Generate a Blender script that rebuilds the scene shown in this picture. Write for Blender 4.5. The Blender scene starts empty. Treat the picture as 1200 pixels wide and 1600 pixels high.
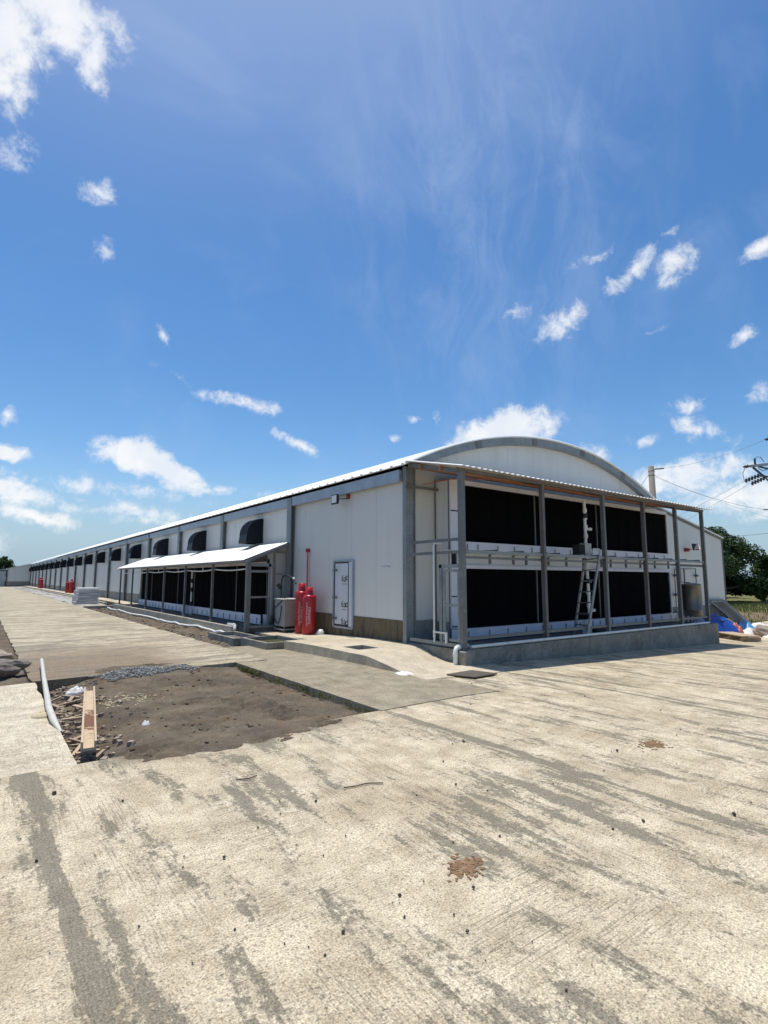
import bpy, math, random
from mathutils import Vector, Matrix, noise
random.seed(7)
sc = bpy.context.scene
COL = sc.collection
R = math.radians

# ------------------------------------------------------------------ camera
cam_d = bpy.data.cameras.new('camera'); cam = bpy.data.objects.new('camera', cam_d); COL.objects.link(cam)
cam_d.sensor_fit = 'VERTICAL'; cam_d.sensor_height = 36.0; cam_d.lens = 36.0 * 839 / 1600
cam_d.clip_start = 0.05; cam_d.clip_end = 6000
pit, yaw, roll = math.atan(104.4 / 839), R(36.8), 0.00227
f0 = Vector((math.sin(yaw), math.cos(yaw), 0)); r0 = Vector((math.cos(yaw), -math.sin(yaw), 0)); zz = Vector((0, 0, 1))
fw = f0 * math.cos(pit) + zz * math.sin(pit); up = zz * math.cos(pit) - f0 * math.sin(pit)
rr = r0 * math.cos(roll) + up * math.sin(roll); uu = up * math.cos(roll) - r0 * math.sin(roll)
m3 = Matrix((rr, uu, -fw)).transposed()
cam.matrix_world = Matrix.Translation((0, 0, 1.6)) @ m3.to_4x4()
sc.camera = cam

# ------------------------------------------------------------------ sky, clouds, sun, exposure
SUN_EL = 78.0
SKY_K = 0.12
sc.view_settings.view_transform = 'Standard'; sc.view_settings.look = 'None'
sc.view_settings.gamma = 1.0; sc.view_settings.use_curve_mapping = False; sc.view_settings.exposure = 0.0
world = bpy.data.worlds.new('World'); sc.world = world; world.use_nodes = True
wt = world.node_tree; wt.nodes.clear()


def nd(nt, typ, ins=None, **props):
    n = nt.nodes.new(typ)
    for k, v in props.items(): setattr(n, k, v)
    for k, v in (ins or {}).items():
        if hasattr(v, 'is_output') or isinstance(v, bpy.types.NodeSocket): nt.links.new(v, n.inputs[k])
        else: n.inputs[k].default_value = v
    return n


def mth(nt, op, a, b=None, c=None, clamp=False):
    n = nt.nodes.new('ShaderNodeMath'); n.operation = op; n.use_clamp = clamp
    for i, v in enumerate((a, b, c)):
        if v is None: continue
        if isinstance(v, bpy.types.NodeSocket): nt.links.new(v, n.inputs[i])
        else: n.inputs[i].default_value = v
    return n.outputs[0]


def sstep(nt, v, a, b, lo=0.0, hi=1.0):
    n = nt.nodes.new('ShaderNodeMapRange'); n.interpolation_type = 'SMOOTHSTEP'
    nt.links.new(v, n.inputs[0])
    for i, x in zip((1, 2, 3, 4), (a, b, lo, hi)): n.inputs[i].default_value = x
    return n.outputs[0]


def mixc(nt, fac, a, b, mode='MIX'):
    n = nt.nodes.new('ShaderNodeMix'); n.data_type = 'RGBA'; n.blend_type = mode
    for i, v in ((0, fac), (6, a), (7, b)):
        if isinstance(v, bpy.types.NodeSocket): nt.links.new(v, n.inputs[i])
        elif i == 0: n.inputs[0].default_value = v
        else: n.inputs[i].default_value = (*v, 1.0) if len(v) == 3 else v
    return n.outputs[2]


sky = nd(wt, 'ShaderNodeTexSky', sky_type='NISHITA', sun_disc=False, sun_elevation=R(SUN_EL), sun_rotation=0.0,
         altitude=50.0, air_density=1.0, dust_density=0.7, ozone_density=2.2)
tc = nd(wt, 'ShaderNodeTexCoord')
gen = tc.outputs['Generated']
# clouds: azimuth, elevation, half width, half height (degrees), tilt, density
CLOUDS = [(-1.32, 41.6, 2.4, 4.6, 0, 1.3), (1.69, 44.61, 4.99, 2.2, 0, 1.4), (5.49, 43.58, 1.24, 3.15, 8, 1.0), (-0.58, 34.49, 1.38, 1.28, -30, 0.8), (6.47, 33.83, 1.92, 0.85, 20, 0.75), (7.22, 29.53, 0.89, 1.33, -20, 0.55), (13.11, 23.13, 0.6, 1.21, 25, 0.6), (14.52, 19.77, 1.61, 0.49, -20, 0.3), (21.28, 17.88, 4.01, 0.91, -5, 0.75), (27.43, 14.02, 3.08, 0.8, -18, 0.85), (11.6, 11.6, 3.6, 1.9, -8, 1.7), (14.6, 10.5, 3.6, 1.5, -20, 1.6), (0.87, 13.91, 0.88, 0.66, 0, 0.8), (1.18, 10.96, 2.0, 0.78, -5, 0.95), (2.18, 7.58, 2.93, 1.2, -10, 1.3), (3.86, 5.6, 3.33, 0.9, -8, 1.2), (1.45, 3.04, 0.89, 1.22, 0, 0.4), (39.94, 16.55, 0.94, 0.4, -10, 0.55), (42.59, 16.83, 0.67, 0.54, 0, 0.4), (37.62, 14.76, 0.68, 0.41, 0, 0.4), (49.6, 15.0, 5.2, 2.5, 8, 1.8), (45.5, 13.6, 3.6, 1.5, 20, 1.4), (58.37, 12.24, 1.65, 0.89, -25, 0.8), (62.84, 28.58, 3.11, 1.15, 33, 0.95), (66.86, 28.38, 1.89, 1.56, 0, 0.85), (59.59, 30.55, 2.09, 0.58, 22, 0.5), (66.33, 31.08, 0.77, 0.55, 0, 0.4), (55.62, 25.15, 2.22, 1.36, 25, 0.85), (51.29, 26.53, 1.25, 0.87, -10, 0.55), (72.03, 20.86, 1.2, 0.6, -10, 0.65), (64.65, 23.08, 0.93, 0.41, 0, 0.45), (73.82, 27.84, 1.55, 0.83, 25, 0.9), (66.86, 16.25, 1.53, 0.94, 10, 0.8), (67.65, 13.69, 2.69, 1.05, -28, 0.7), (63.12, 13.41, 1.34, 0.61, 0, 0.5), (65.93, 9.74, 6.57, 1.5, 6, 1.05), (71.06, 7.36, 5.0, 1.9, 0, 1.0), (73.1, 16.03, 1.1, 1.1, 0, 0.4), (8.27, 8.47, 9.62, 0.8, -3, 0.5), (11.99, 6.39, 13.65, 0.8, -3, 0.5), (18.67, 9.2, 9.0, 0.55, -4, 0.45), (20.0, 5.2, 12.0, 0.6, -3, 0.45),
          (-40, 22, 9, 3, 10, 1.0), (-75, 14, 12, 3, 0, 1.0), (-110, 25, 8, 3, 15, 0.9), (-150, 12, 14, 3, 0, 1.0), (175, 30, 8, 3, -20, 0.9), (135, 16, 12, 3, 5, 1.0), (105, 24, 7, 2.5, 20, 0.9)]
dens = None
wn = nd(wt, 'ShaderNodeTexNoise', {'Vector': gen, 'Scale': 9.0, 'Detail': 6.0, 'Roughness': 0.6})
warp = nd(wt, 'ShaderNodeVectorMath', {0: wn.outputs['Color'], 1: (0.5, 0.5, 0.5)}, operation='SUBTRACT')
warp2 = nd(wt, 'ShaderNodeVectorMath', {0: warp.outputs[0]}, operation='SCALE'); warp2.inputs['Scale'].default_value = 0.055
dirw = nd(wt, 'ShaderNodeVectorMath', {0: gen, 1: warp2.outputs[0]}, operation='ADD').outputs[0]
for az, el, w, h, tilt, st in CLOUDS:
    c = Vector((math.sin(R(az)) * math.cos(R(el)), math.cos(R(az)) * math.cos(R(el)), math.sin(R(el))))
    er = Vector((math.cos(R(az)), -math.sin(R(az)), 0)); eu = c.cross(er) * -1
    eu = er.cross(c)
    ca, sa = math.cos(R(tilt)), math.sin(R(tilt))
    e1 = er * ca + eu * sa; e2 = eu * ca - er * sa
    rot = Matrix((e1, e2, e1.cross(e2))).transposed().to_euler('XYZ')
    mp = nd(wt, 'ShaderNodeMapping', {'Vector': dirw, 'Location': c, 'Rotation': rot,
            'Scale': (math.tan(R(w)) * 1.25, math.tan(R(h)) * 1.25, 0.5)}, vector_type='TEXTURE')
    ln = nd(wt, 'ShaderNodeVectorMath', {0: mp.outputs[0]}, operation='LENGTH').outputs['Value']
    q = mth(wt, 'MULTIPLY', mth(wt, 'SUBTRACT', 1.0, ln), st)
    dens = q if dens is None else mth(wt, 'MAXIMUM', dens, q)
fn = nd(wt, 'ShaderNodeTexNoise', {'Vector': gen, 'Scale': 26.0, 'Detail': 11.0, 'Roughness': 0.66, 'Distortion': 0.3}).outputs['Fac']
d2 = mth(wt, 'ADD', dens, mth(wt, 'MULTIPLY', mth(wt, 'SUBTRACT', fn, 0.5), 2.5))
cover = mth(wt, 'MULTIPLY', sstep(wt, d2, 0.04, 0.95), sstep(wt, dens, -0.15, 0.2))
cover = mth(wt, 'MULTIPLY', cover, 0.93)
# thin high cirrus everywhere
cm = nd(wt, 'ShaderNodeMapping', {'Vector': gen, 'Rotation': (0.3, 0.5, 0.9), 'Scale': (2.2, 4.0, 3.2)})
cn = nd(wt, 'ShaderNodeTexNoise', {'Vector': cm.outputs[0], 'Scale': 1.6, 'Detail': 7.0, 'Roughness': 0.58, 'Distortion': 0.7}).outputs['Fac']
cc_ = Vector((math.sin(R(49)) * math.cos(R(36)), math.cos(R(49)) * math.cos(R(36)), math.sin(R(36))))
ce = Vector((math.cos(R(49)), -math.sin(R(49)), 0)); cu_ = ce.cross(cc_)
crot = Matrix((ce, cu_, ce.cross(cu_))).transposed().to_euler('XYZ')
cmp_ = nd(wt, 'ShaderNodeMapping', {'Vector': dirw, 'Location': cc_, 'Rotation': crot, 'Scale': (0.30, 0.40, 0.6)}, vector_type='TEXTURE').outputs[0]
cl_ = nd(wt, 'ShaderNodeVectorMath', {0: cmp_}, operation='LENGTH').outputs['Value']
cst = nd(wt, 'ShaderNodeMapping', {'Vector': cmp_, 'Rotation': (0, 0, 0.35), 'Scale': (2.0, 0.9, 1.0)}).outputs[0]
csn = nd(wt, 'ShaderNodeTexNoise', {'Vector': cst, 'Scale': 1.7, 'Detail': 9.0, 'Roughness': 0.66, 'Distortion': 1.1}).outputs['Fac']
veil = mth(wt, 'MULTIPLY', sstep(wt, csn, 0.36, 0.72), sstep(wt, cl_, 1.15, 0.3))
cirrus = mth(wt, 'ADD', mth(wt, 'MULTIPLY', sstep(wt, cn, 0.46, 0.80), 0.14), mth(wt, 'MULTIPLY', veil, 0.2), clamp=True)
shade_n = nd(wt, 'ShaderNodeTexNoise', {'Vector': dirw, 'Scale': 14.0, 'Detail': 4.0}).outputs['Fac']
ccol = mixc(wt, sstep(wt, shade_n, 0.35, 0.65), (7.0, 7.4, 8.0), (8.3, 8.3, 8.3))
skyc = mixc(wt, 1.0, sky.outputs[0], (1.0, 1.0, 1.0), 'MULTIPLY')
hsv = nd(wt, 'ShaderNodeHueSaturation', {'Color': skyc, 'Saturation': 1.30, 'Value': 1.16, 'Hue': 0.5})
gz_ = nd(wt, 'ShaderNodeSeparateXYZ', {0: gen}).outputs[2]
hz = mixc(wt, sstep(wt, gz_, 0.0, 0.2, 0.85, 0.0), hsv.outputs[0], (2.75, 4.05, 5.35))
sd_ = nd(wt, 'ShaderNodeVectorMath', {0: gen, 1: (0.0, math.cos(R(SUN_EL)), math.sin(R(SUN_EL)))}, operation='DOT_PRODUCT').outputs['Value']
hz = mixc(wt, sstep(wt, sd_, 0.66, 1.0, 0.0, 0.36), hz, (4.2, 5.2, 7.2))
s1 = mixc(wt, cirrus, hz, (4.6, 5.6, 7.4))
s2 = mixc(wt, cover, s1, ccol)
bg = nd(wt, 'ShaderNodeBackground', {'Color': s2, 'Strength': SKY_K})
wo = nd(wt, 'ShaderNodeOutputWorld', {'Surface': bg.outputs[0]})
world.cycles.sampling_method = 'MANUAL'; world.cycles.sample_map_resolution = 512

sun_d = bpy.data.lights.new('sun', 'SUN'); sun = bpy.data.objects.new('sun', sun_d); COL.objects.link(sun)
sun_d.energy = 4.5; sun_d.angle = R(0.53); sun_d.color = (1.0, 0.955, 0.88)
tosun = Vector((-0.012, math.cos(R(SUN_EL)), math.sin(R(SUN_EL))))
sun.rotation_euler = tosun.to_track_quat('Z', 'Y').to_euler(); sun.location = (0, 10, 40)
sc.cycles.max_bounces = 6; sc.cycles.diffuse_bounces = 4; sc.cycles.caustics_reflective = False; sc.cycles.caustics_refractive = False


# ------------------------------------------------------------------ helpers
class MB:
    def __init__(s): s.v, s.f, s.sm = [], [], []
    def add(s, vs, fs, smooth=False):
        n = len(s.v); s.v += [tuple(v) for v in vs]
        for f in fs: s.f.append([i + n for i in f]); s.sm.append(smooth)
        return s
    def box(s, x0, x1, y0, y1, z0, z1):
        return s.add([(x0, y0, z0), (x1, y0, z0), (x1, y1, z0), (x0, y1, z0), (x0, y0, z1), (x1, y0, z1), (x1, y1, z1), (x0, y1, z1)],
                     [(3, 2, 1, 0), (4, 5, 6, 7), (0, 1, 5, 4), (1, 2, 6, 5), (2, 3, 7, 6), (3, 0, 4, 7)])
    def bar(s, a, b, w, h, upv=(0, 0, 1)):
        a, b = Vector(a), Vector(b); d = (b - a).normalized(); u = Vector(upv)
        if abs(d.dot(u)) > 0.98: u = Vector((0, 1, 0))
        sd = d.cross(u).normalized(); u = sd.cross(d).normalized()
        vs = []
        for p in (a, b):
            for i, j in ((-1, -1), (1, -1), (1, 1), (-1, 1)): vs.append(p + sd * (i * w / 2) + u * (j * h / 2))
        return s.add(vs, [(3, 2, 1, 0), (4, 5, 6, 7), (0, 1, 5, 4), (1, 2, 6, 5), (2, 3, 7, 6), (3, 0, 4, 7)])
    def tube(s, pts, r, n=8, cap=True, smooth=True):
        pts = [Vector(p) for p in pts]; rs = r if isinstance(r, (list, tuple)) else [r] * len(pts)
        vs = []; pu = None
        for i, p in enumerate(pts):
            d = (pts[min(i + 1, len(pts) - 1)] - pts[max(i - 1, 0)]).normalized()
            if pu is None: pu = Vector((0, 0, 1)) if abs(d.z) < 0.9 else Vector((1, 0, 0))
            a = d.cross(pu).normalized(); pu = a.cross(d).normalized()
            for k in range(n):
                t = 2 * math.pi * k / n; vs.append(p + (a * math.cos(t) + pu * math.sin(t)) * rs[i])
        fs = []
        for i in range(len(pts) - 1):
            for k in range(n):
                k2 = (k + 1) % n; fs.append((i * n + k, i * n + k2, (i + 1) * n + k2, (i + 1) * n + k))
        s.add(vs, fs, smooth)
        if cap:
            s.add(vs[:n], [tuple(range(n))]); s.add(vs[-n:], [tuple(reversed(range(n)))])
        return s
    def lathe(s, prof, cx, cy, n=20, smooth=True):
        vs = [(cx + r * math.cos(2 * math.pi * k / n), cy + r * math.sin(2 * math.pi * k / n), z) for r, z in prof for k in range(n)]
        fs = [(i * n + k, i * n + (k + 1) % n, (i + 1) * n + (k + 1) % n, (i + 1) * n + k) for i in range(len(prof) - 1) for k in range(n)]
        return s.add(vs, fs, smooth)
    def prism(s, poly, axis, a, b):
        """poly of 2D points extruded along an axis (0: poly is yz, 1: poly is xz, 2: poly is xy)."""
        def mk(p, t): return (t, p[0], p[1]) if axis == 0 else ((p[0], t, p[1]) if axis == 1 else (p[0], p[1], t))
        n = len(poly); vs = [mk(p, a) for p in poly] + [mk(p, b) for p in poly]
        return s.add(vs, [tuple(range(n - 1, -1, -1)), tuple(range(n, 2 * n))] + [(i, (i + 1) % n, n + (i + 1) % n, n + i) for i in range(n)])
    def mesh(s, name, mat=None):
        me = bpy.data.meshes.new(name); me.from_pydata(s.v, [], s.f)
        me.polygons.foreach_set('use_smooth', s.sm)
        if mat: me.materials.append(mat)
        me.validate(); me.update()
        return me
    def build(s, name, mat, parent=None, **kw):
        return link(name, s.mesh(name, mat), parent, **kw)


def root_of(o):
    p = Vector((0, 0, 0))
    while o: p += o.location; o = o.parent
    return p


def link(name, me, parent=None, loc=None, rot=None, label=None):
    o = bpy.data.objects.new(name, me); COL.objects.link(o)
    if parent:
        o.parent = parent
        if loc is None: o.location = -root_of(parent)
        else: o.location = loc
    elif loc is not None: o.location = loc
    if rot is not None: o.rotation_euler = rot
    if label: o['label'] = label
    return o


def tag(o, label, cat, group=None):
    o['label'] = label; o['category'] = cat
    if group: o['group'] = group
    return o


def thing(name, loc, label, cat, group=None):
    o = bpy.data.objects.new(name, None); COL.objects.link(o); o.location = loc; o.empty_display_size = 0.2
    return tag(o, label, cat, group)


def structure(o): o['kind'] = 'structure'; return o
def stuff(o): o['kind'] = 'stuff'; return o


def copy_tree(o, parent=None):
    c = o.copy(); COL.objects.link(c)
    if parent: c.parent = parent
    for ch in [x for x in bpy.data.objects if x.parent is o and x is not c]: copy_tree(ch, c)
    return c


def bevel(o, w=0.006, seg=1):
    m = o.modifiers.new('bevel', 'BEVEL'); m.width = w; m.segments = seg; m.limit_method = 'ANGLE'; m.angle_limit = R(40)
    return o


# ------------------------------------------------------------------ materials
def base_mat(name):
    m = bpy.data.materials.new(name); m.use_nodes = True; nt = m.node_tree
    b = nt.nodes['Principled BSDF']; g = nd(nt, 'ShaderNodeNewGeometry').outputs['Position']
    return m, nt, b, g


def nz(nt, v, scale, detail=4.0, rough=0.55, sc3=None, dist=0.0):
    if sc3: v = nd(nt, 'ShaderNodeMapping', {'Vector': v, 'Scale': sc3}).outputs[0]
    return nd(nt, 'ShaderNodeTexNoise', {'Vector': v, 'Scale': scale, 'Detail': detail, 'Roughness': rough, 'Distortion': dist}).outputs['Fac']


def bump(nt, b, h, dist=0.004, st=1.0):
    n = nd(nt, 'ShaderNodeBump', {'Height': h, 'Distance': dist, 'Strength': st}); nt.links.new(n.outputs[0], b.inputs['Normal'])


def simple(name, col, rough=0.5, metal=0.0, var=0.12, scale=3.0, dirt=None, dirt_amt=0.4, stretch=None, bump_d=0.0, bump_s=60.0, spec=None):
    m, nt, b, g = base_mat(name)
    n1 = nz(nt, g, scale, 5, 0.6, stretch)
    lo = tuple(c * (1 - var) for c in col); hi = tuple(min(1, c * (1 + var)) for c in col)
    c = mixc(nt, n1, lo, hi)
    if dirt:
        n2 = nz(nt, g, scale * 1.7, 7, 0.65, stretch or (1, 1, 0.4))
        c = mixc(nt, mth(nt, 'MULTIPLY', sstep(nt, n2, 0.48, 0.72), dirt_amt), c, dirt)
    nt.links.new(c, b.inputs['Base Color']); b.inputs['Metallic'].default_value = metal
    if spec is not None: b.inputs['Specular IOR Level'].default_value = spec
    rn = nd(nt, 'ShaderNodeMapRange', {0: n1, 3: max(0.05, rough - 0.1), 4: min(1, rough + 0.1)}).outputs[0]
    nt.links.new(rn, b.inputs['Roughness'])
    if bump_d: bump(nt, b, nz(nt, g, bump_s, 4, 0.6), bump_d)
    return m


def galv(name, col, rough=0.5, metal=0.55, rust=0.0):
    m, nt, b, g = base_mat(name)
    vo = nd(nt, 'ShaderNodeTexVoronoi', {'Vector': g, 'Scale': 38.0}, feature='F1').outputs['Color']
    sp = nd(nt, 'ShaderNodeSeparateColor', {0: vo}).outputs[0]
    n1 = nz(nt, g, 2.3, 6, 0.65)
    f = mth(nt, 'ADD', mth(nt, 'MULTIPLY', sp, 0.22), mth(nt, 'MULTIPLY', n1, 0.75))
    c = mixc(nt, sstep(nt, f, 0.2, 0.85), tuple(x * 0.72 for x in col), tuple(min(1, x * 1.22) for x in col))
    n2 = nz(nt, g, 5.0, 7, 0.7)
    c = mixc(nt, mth(nt, 'MULTIPLY', sstep(nt, n2, 0.56, 0.68), 0.22), c, (0.5, 0.52, 0.52))
    if rust:
        n3 = nz(nt, g, 4.0, 6, 0.7, (1, 1, 0.5))
        c = mixc(nt, mth(nt, 'MULTIPLY', sstep(nt, n3, 0.5, 0.66), rust), c, (0.17, 0.095, 0.055))
    nt.links.new(c, b.inputs['Base Color']); b.inputs['Metallic'].default_value = metal
    nt.links.new(nd(nt, 'ShaderNodeMapRange', {0: f, 3: rough - 0.1, 4: rough + 0.15}).outputs[0], b.inputs['Roughness'])
    return m


def concrete(name, light, mid, stain, stain_amt=0.6, axis='Y', joint=None, cut=(0.50, 0.62), brown=0.35, brown_at=None, fine=1.0, dirt_edge=False):
    m, nt, b, g = base_mat(name)
    st = (3.6, 0.6, 1.0) if axis == 'Y' else (0.45, 3.0, 1.0)
    st2 = (9.0, 2.4, 1.0) if axis == 'Y' else (2.4, 9.0, 1.0)
    big = nz(nt, g, 0.55, 3, 0.5)
    a = nz(nt, g, 1.0, 7, 0.66, st, 0.25)
    bfine = nz(nt, g, 1.0, 7, 0.72, st2)
    gr = nz(nt, g, 26.0, 5, 0.7)
    f = mth(nt, 'ADD', mth(nt, 'MULTIPLY', a, 0.58), mth(nt, 'MULTIPLY', bfine, 0.30))
    f = mth(nt, 'ADD', f, mth(nt, 'MULTIPLY', mth(nt, 'SUBTRACT', gr, 0.5), 0.22))
    f = mth(nt, 'ADD', f, mth(nt, 'MULTIPLY', big, 0.13))
    if joint is not None:
        sx = nd(nt, 'ShaderNodeSeparateXYZ', {0: g}).outputs[0]
        jn = mth(nt, 'ABSOLUTE', mth(nt, 'SUBTRACT', mth(nt, 'FRACT', mth(nt, 'DIVIDE', mth(nt, 'SUBTRACT', sx, joint[0] - joint[1] / 2), joint[1])), 0.5))
        jn = mth(nt, 'MULTIPLY', jn, joint[1])
        wob = mth(nt, 'ADD', jn, mth(nt, 'ADD', mth(nt, 'MULTIPLY', mth(nt, 'SUBTRACT', bfine, 0.5), 0.25), mth(nt, 'MULTIPLY', mth(nt, 'SUBTRACT', a, 0.5), -0.22)))
        f = mth(nt, 'ADD', f, sstep(nt, wob, 0.0, 0.075, 0.115, 0.0))
    mask = mth(nt, 'MULTIPLY', sstep(nt, f, cut[0], cut[1]), stain_amt)
    n2 = nz(nt, g, 3.2, 7, 0.7)
    c = mixc(nt, sstep(nt, n2, 0.32, 0.66), mid, light)
    br = nz(nt, g, 0.8, 5, 0.6, (1, 0.6, 1))
    c = mixc(nt, mth(nt, 'MULTIPLY', sstep(nt, br, 0.46, 0.7), brown), c, (0.36, 0.27, 0.165))
    if brown_at:   # dusty ground-in dirt close to the bare earth: (y0, y1, strength)
        sy = nd(nt, 'ShaderNodeSeparateXYZ', {0: g}).outputs[1]
        yy = mth(nt, 'ADD', sy, mth(nt, 'MULTIPLY', mth(nt, 'SUBTRACT', n2, 0.5), 3.0))
        bx = mth(nt, 'ADD', nd(nt, 'ShaderNodeSeparateXYZ', {0: g}).outputs[0], mth(nt, 'MULTIPLY', mth(nt, 'SUBTRACT', big, 0.5), 3.0))
        c = mixc(nt, mth(nt, 'MULTIPLY', sstep(nt, yy, brown_at[0], brown_at[1], brown_at[2], 0.0), sstep(nt, bx, 2.2, 4.2, 1.0, 0.15)), c, (0.235, 0.175, 0.112))
    if dirt_edge:   # soil tracked onto the concrete in front of the bare patch
        xyz = nd(nt, 'ShaderNodeSeparateXYZ', {0: g})
        ey = mth(nt, 'ADD', xyz.outputs[1], mth(nt, 'MULTIPLY', mth(nt, 'SUBTRACT', n2, 0.5), 0.8))
        ex = mth(nt, 'MULTIPLY', sstep(nt, xyz.outputs[0], 0.8, 1.2), sstep(nt, xyz.outputs[0], 3.95, 3.3))
        c = mixc(nt, mth(nt, 'MULTIPLY', sstep(nt, ey, 5.0, 5.5, 0.0, 0.85), ex), c, (0.17, 0.13, 0.085))
    # fine broom lines and grit
    bl = nz(nt, g, 1.0, 3, 0.6, (3.0, 95.0, 1.0) if axis == 'Y' else (95.0, 3.0, 1.0))
    bl2 = nz(nt, g, 1.0, 3, 0.6, (80.0, 2.0, 1.0) if axis == 'Y' else (2.0, 80.0, 1.0))
    blm = nz(nt, g, 0.9, 2, 0.5)
    lines = mth(nt, 'MULTIPLY', sstep(nt, bl, 0.54, 0.7), sstep(nt, blm, 0.48, 0.62))
    lines = mth(nt, 'MAXIMUM', lines, mth(nt, 'MULTIPLY', sstep(nt, bl2, 0.52, 0.68), sstep(nt, blm, 0.52, 0.38)))
    c = mixc(nt, mth(nt, 'MULTIPLY', lines, 0.5 * fine), c, tuple(x * 0.5 for x in mid))
    halo = mth(nt, 'MULTIPLY', sstep(nt, f, cut[0] - 0.075, cut[0] + 0.02), sstep(nt, nz(nt, g, 17.0, 6, 0.75), 0.47, 0.58))
    c = mixc(nt, mth(nt, 'MULTIPLY', halo, 0.55 * fine), c, tuple(0.5 * x + 0.5 * y for x, y in zip(stain, mid)))
    c = mixc(nt, mask, c, stain)
    gr2 = nz(nt, g, 95.0, 4, 0.75)
    g3 = sstep(nt, gr2, 0.3, 0.7, 1 - 0.5 * fine, 1 + 0.34 * fine)
    cc = nd(nt, 'ShaderNodeCombineColor', {0: g3, 1: g3, 2: g3}).outputs[0]
    c = mixc(nt, 1.0, c, cc, 'MULTIPLY')
    gs = sstep(nt, nz(nt, g, 46.0, 4, 0.65), 0.565, 0.625)
    c = mixc(nt, mth(nt, 'MULTIPLY', gs, 0.6 * fine), c, tuple(x * 0.55 for x in stain))
    nt.links.new(c, b.inputs['Base Color']); b.inputs['Roughness'].default_value = 0.9
    b.inputs['Specular IOR Level'].default_value = 0.25
    h = mth(nt, 'ADD', mth(nt, 'MULTIPLY', gr2, 0.45), mth(nt, 'MULTIPLY', gr, 0.6))
    h = mth(nt, 'SUBTRACT', h, mth(nt, 'MULTIPLY', lines, 0.35))
    h = mth(nt, 'SUBTRACT', h, mth(nt, 'MULTIPLY', mask, 0.5))
    bump(nt, b, h, 0.012, 0.85)
    return m


MAT = {}
MAT['yard'] = concrete('cream concrete', (0.69, 0.597, 0.43), (0.455, 0.38, 0.258), (0.195, 0.174, 0.13), 0.8, 'Y', joint=(4.13, 3.67), cut=(0.53, 0.575), brown=0.5, dirt_edge=True)
MAT['road'] = concrete('road concrete', (0.66, 0.575, 0.42), (0.445, 0.378, 0.262), (0.20, 0.172, 0.13), 0.75, 'X', brown_at=(12.0, 17.0, 0.9), cut=(0.485, 0.56), brown=0.45)
MAT['left'] = concrete('pale concrete', (0.72, 0.64, 0.49), (0.54, 0.46, 0.34), (0.25, 0.215, 0.165), 0.5, 'X', cut=(0.53, 0.66))
MAT['grey'] = concrete('grey concrete', (0.40, 0.345, 0.25), (0.27, 0.23, 0.16), (0.16, 0.14, 0.105), 0.55, 'Y', cut=(0.52, 0.66), brown=0.3, fine=0.8)
MAT['apron'] = concrete('new concrete', (0.64, 0.56, 0.42), (0.50, 0.43, 0.31), (0.28, 0.245, 0.18), 0.45, 'Y', cut=(0.55, 0.68), brown=0.3, fine=0.7)
MAT['cement'] = concrete('cement render', (0.37, 0.35, 0.30), (0.26, 0.245, 0.205), (0.11, 0.105, 0.09), 0.7, 'X', cut=(0.5, 0.64), brown=0.25, fine=0.8)
MAT['floor_dark'] = concrete('dark concrete', (0.20, 0.185, 0.165), (0.13, 0.12, 0.105), (0.07, 0.065, 0.06), 0.6, 'Y', fine=0.6)  # darker concrete for the platform decks and the empty basin
MAT['kerb'] = concrete('kerb concrete', (0.55, 0.50, 0.40), (0.40, 0.355, 0.28), (0.2, 0.18, 0.15), 0.4, 'Y', fine=0.7)

MAT['white'] = simple('white wall panel', (0.66, 0.655, 0.615), 0.42, 0, 0.05, 0.6, (0.42, 0.40, 0.35), 0.28, (1.6, 1.6, 0.22))
MAT['white_roof'] = simple('white roof sheet', (0.82, 0.82, 0.80), 0.4, 0, 0.04, 0.7, (0.6, 0.58, 0.54), 0.2)
MAT['canopy_under'] = simple('canopy sheet', (0.80, 0.79, 0.76), 0.42, 0, 0.05, 0.8, (0.55, 0.5, 0.42), 0.25)
MAT['white_trim'] = simple('white pvc', (0.70, 0.69, 0.76), 0.35, 0, 0.05, 1.5, (0.42, 0.4, 0.4), 0.3)
MAT['pvc'] = simple('pvc pipe', (0.78, 0.77, 0.70), 0.35, 0, 0.06, 2.0, (0.4, 0.35, 0.28), 0.3)
MAT['old_pvc'] = simple('weathered pvc', (0.58, 0.55, 0.48), 0.5, 0, 0.12, 4.0, (0.3, 0.25, 0.18), 0.5)
MAT['door'] = simple('door panel', (0.62, 0.645, 0.67), 0.4, 0, 0.05, 1.5, (0.4, 0.4, 0.4), 0.2)
MAT['fascia'] = galv('galvanised beam', (0.40, 0.45, 0.50), 0.45, 0.45)
MAT['galv'] = galv('galvanised steel', (0.27, 0.29, 0.295), 0.5, 0.45)
MAT['galv_dull'] = galv('dull galvanised steel', (0.185, 0.19, 0.185), 0.55, 0.35)
MAT['rusty'] = galv('rusty steel', (0.165, 0.15, 0.14), 0.6, 0.3, 0.3)
MAT['purlin'] = simple('primed purlin', (0.36, 0.17, 0.10), 0.6, 0, 0.25, 3.0, (0.45, 0.36, 0.28), 0.5)
MAT['pad'] = simple('black pad', (0.0035, 0.0038, 0.0045), 0.9, 0, 0.5, 1.2, spec=0.04)
MAT['hood'] = simple('black plastic hood', (0.006, 0.008, 0.013), 0.42, 0, 0.3, 1.5, (0.03, 0.03, 0.03), 0.25, spec=0.22)
MAT['hood_rib'] = simple('highlit plastic rib', (0.035, 0.04, 0.05), 0.4, 0, 0.3, 3.0)  # lighter than the hood: rib highlights put into the colour
MAT['black'] = simple('black rubber', (0.012, 0.012, 0.013), 0.55, 0, 0.3)
MAT['red'] = simple('red paint', (0.42, 0.012, 0.02), 0.28, 0, 0.12, 2.0, (0.22, 0.02, 0.02), 0.3)
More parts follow.
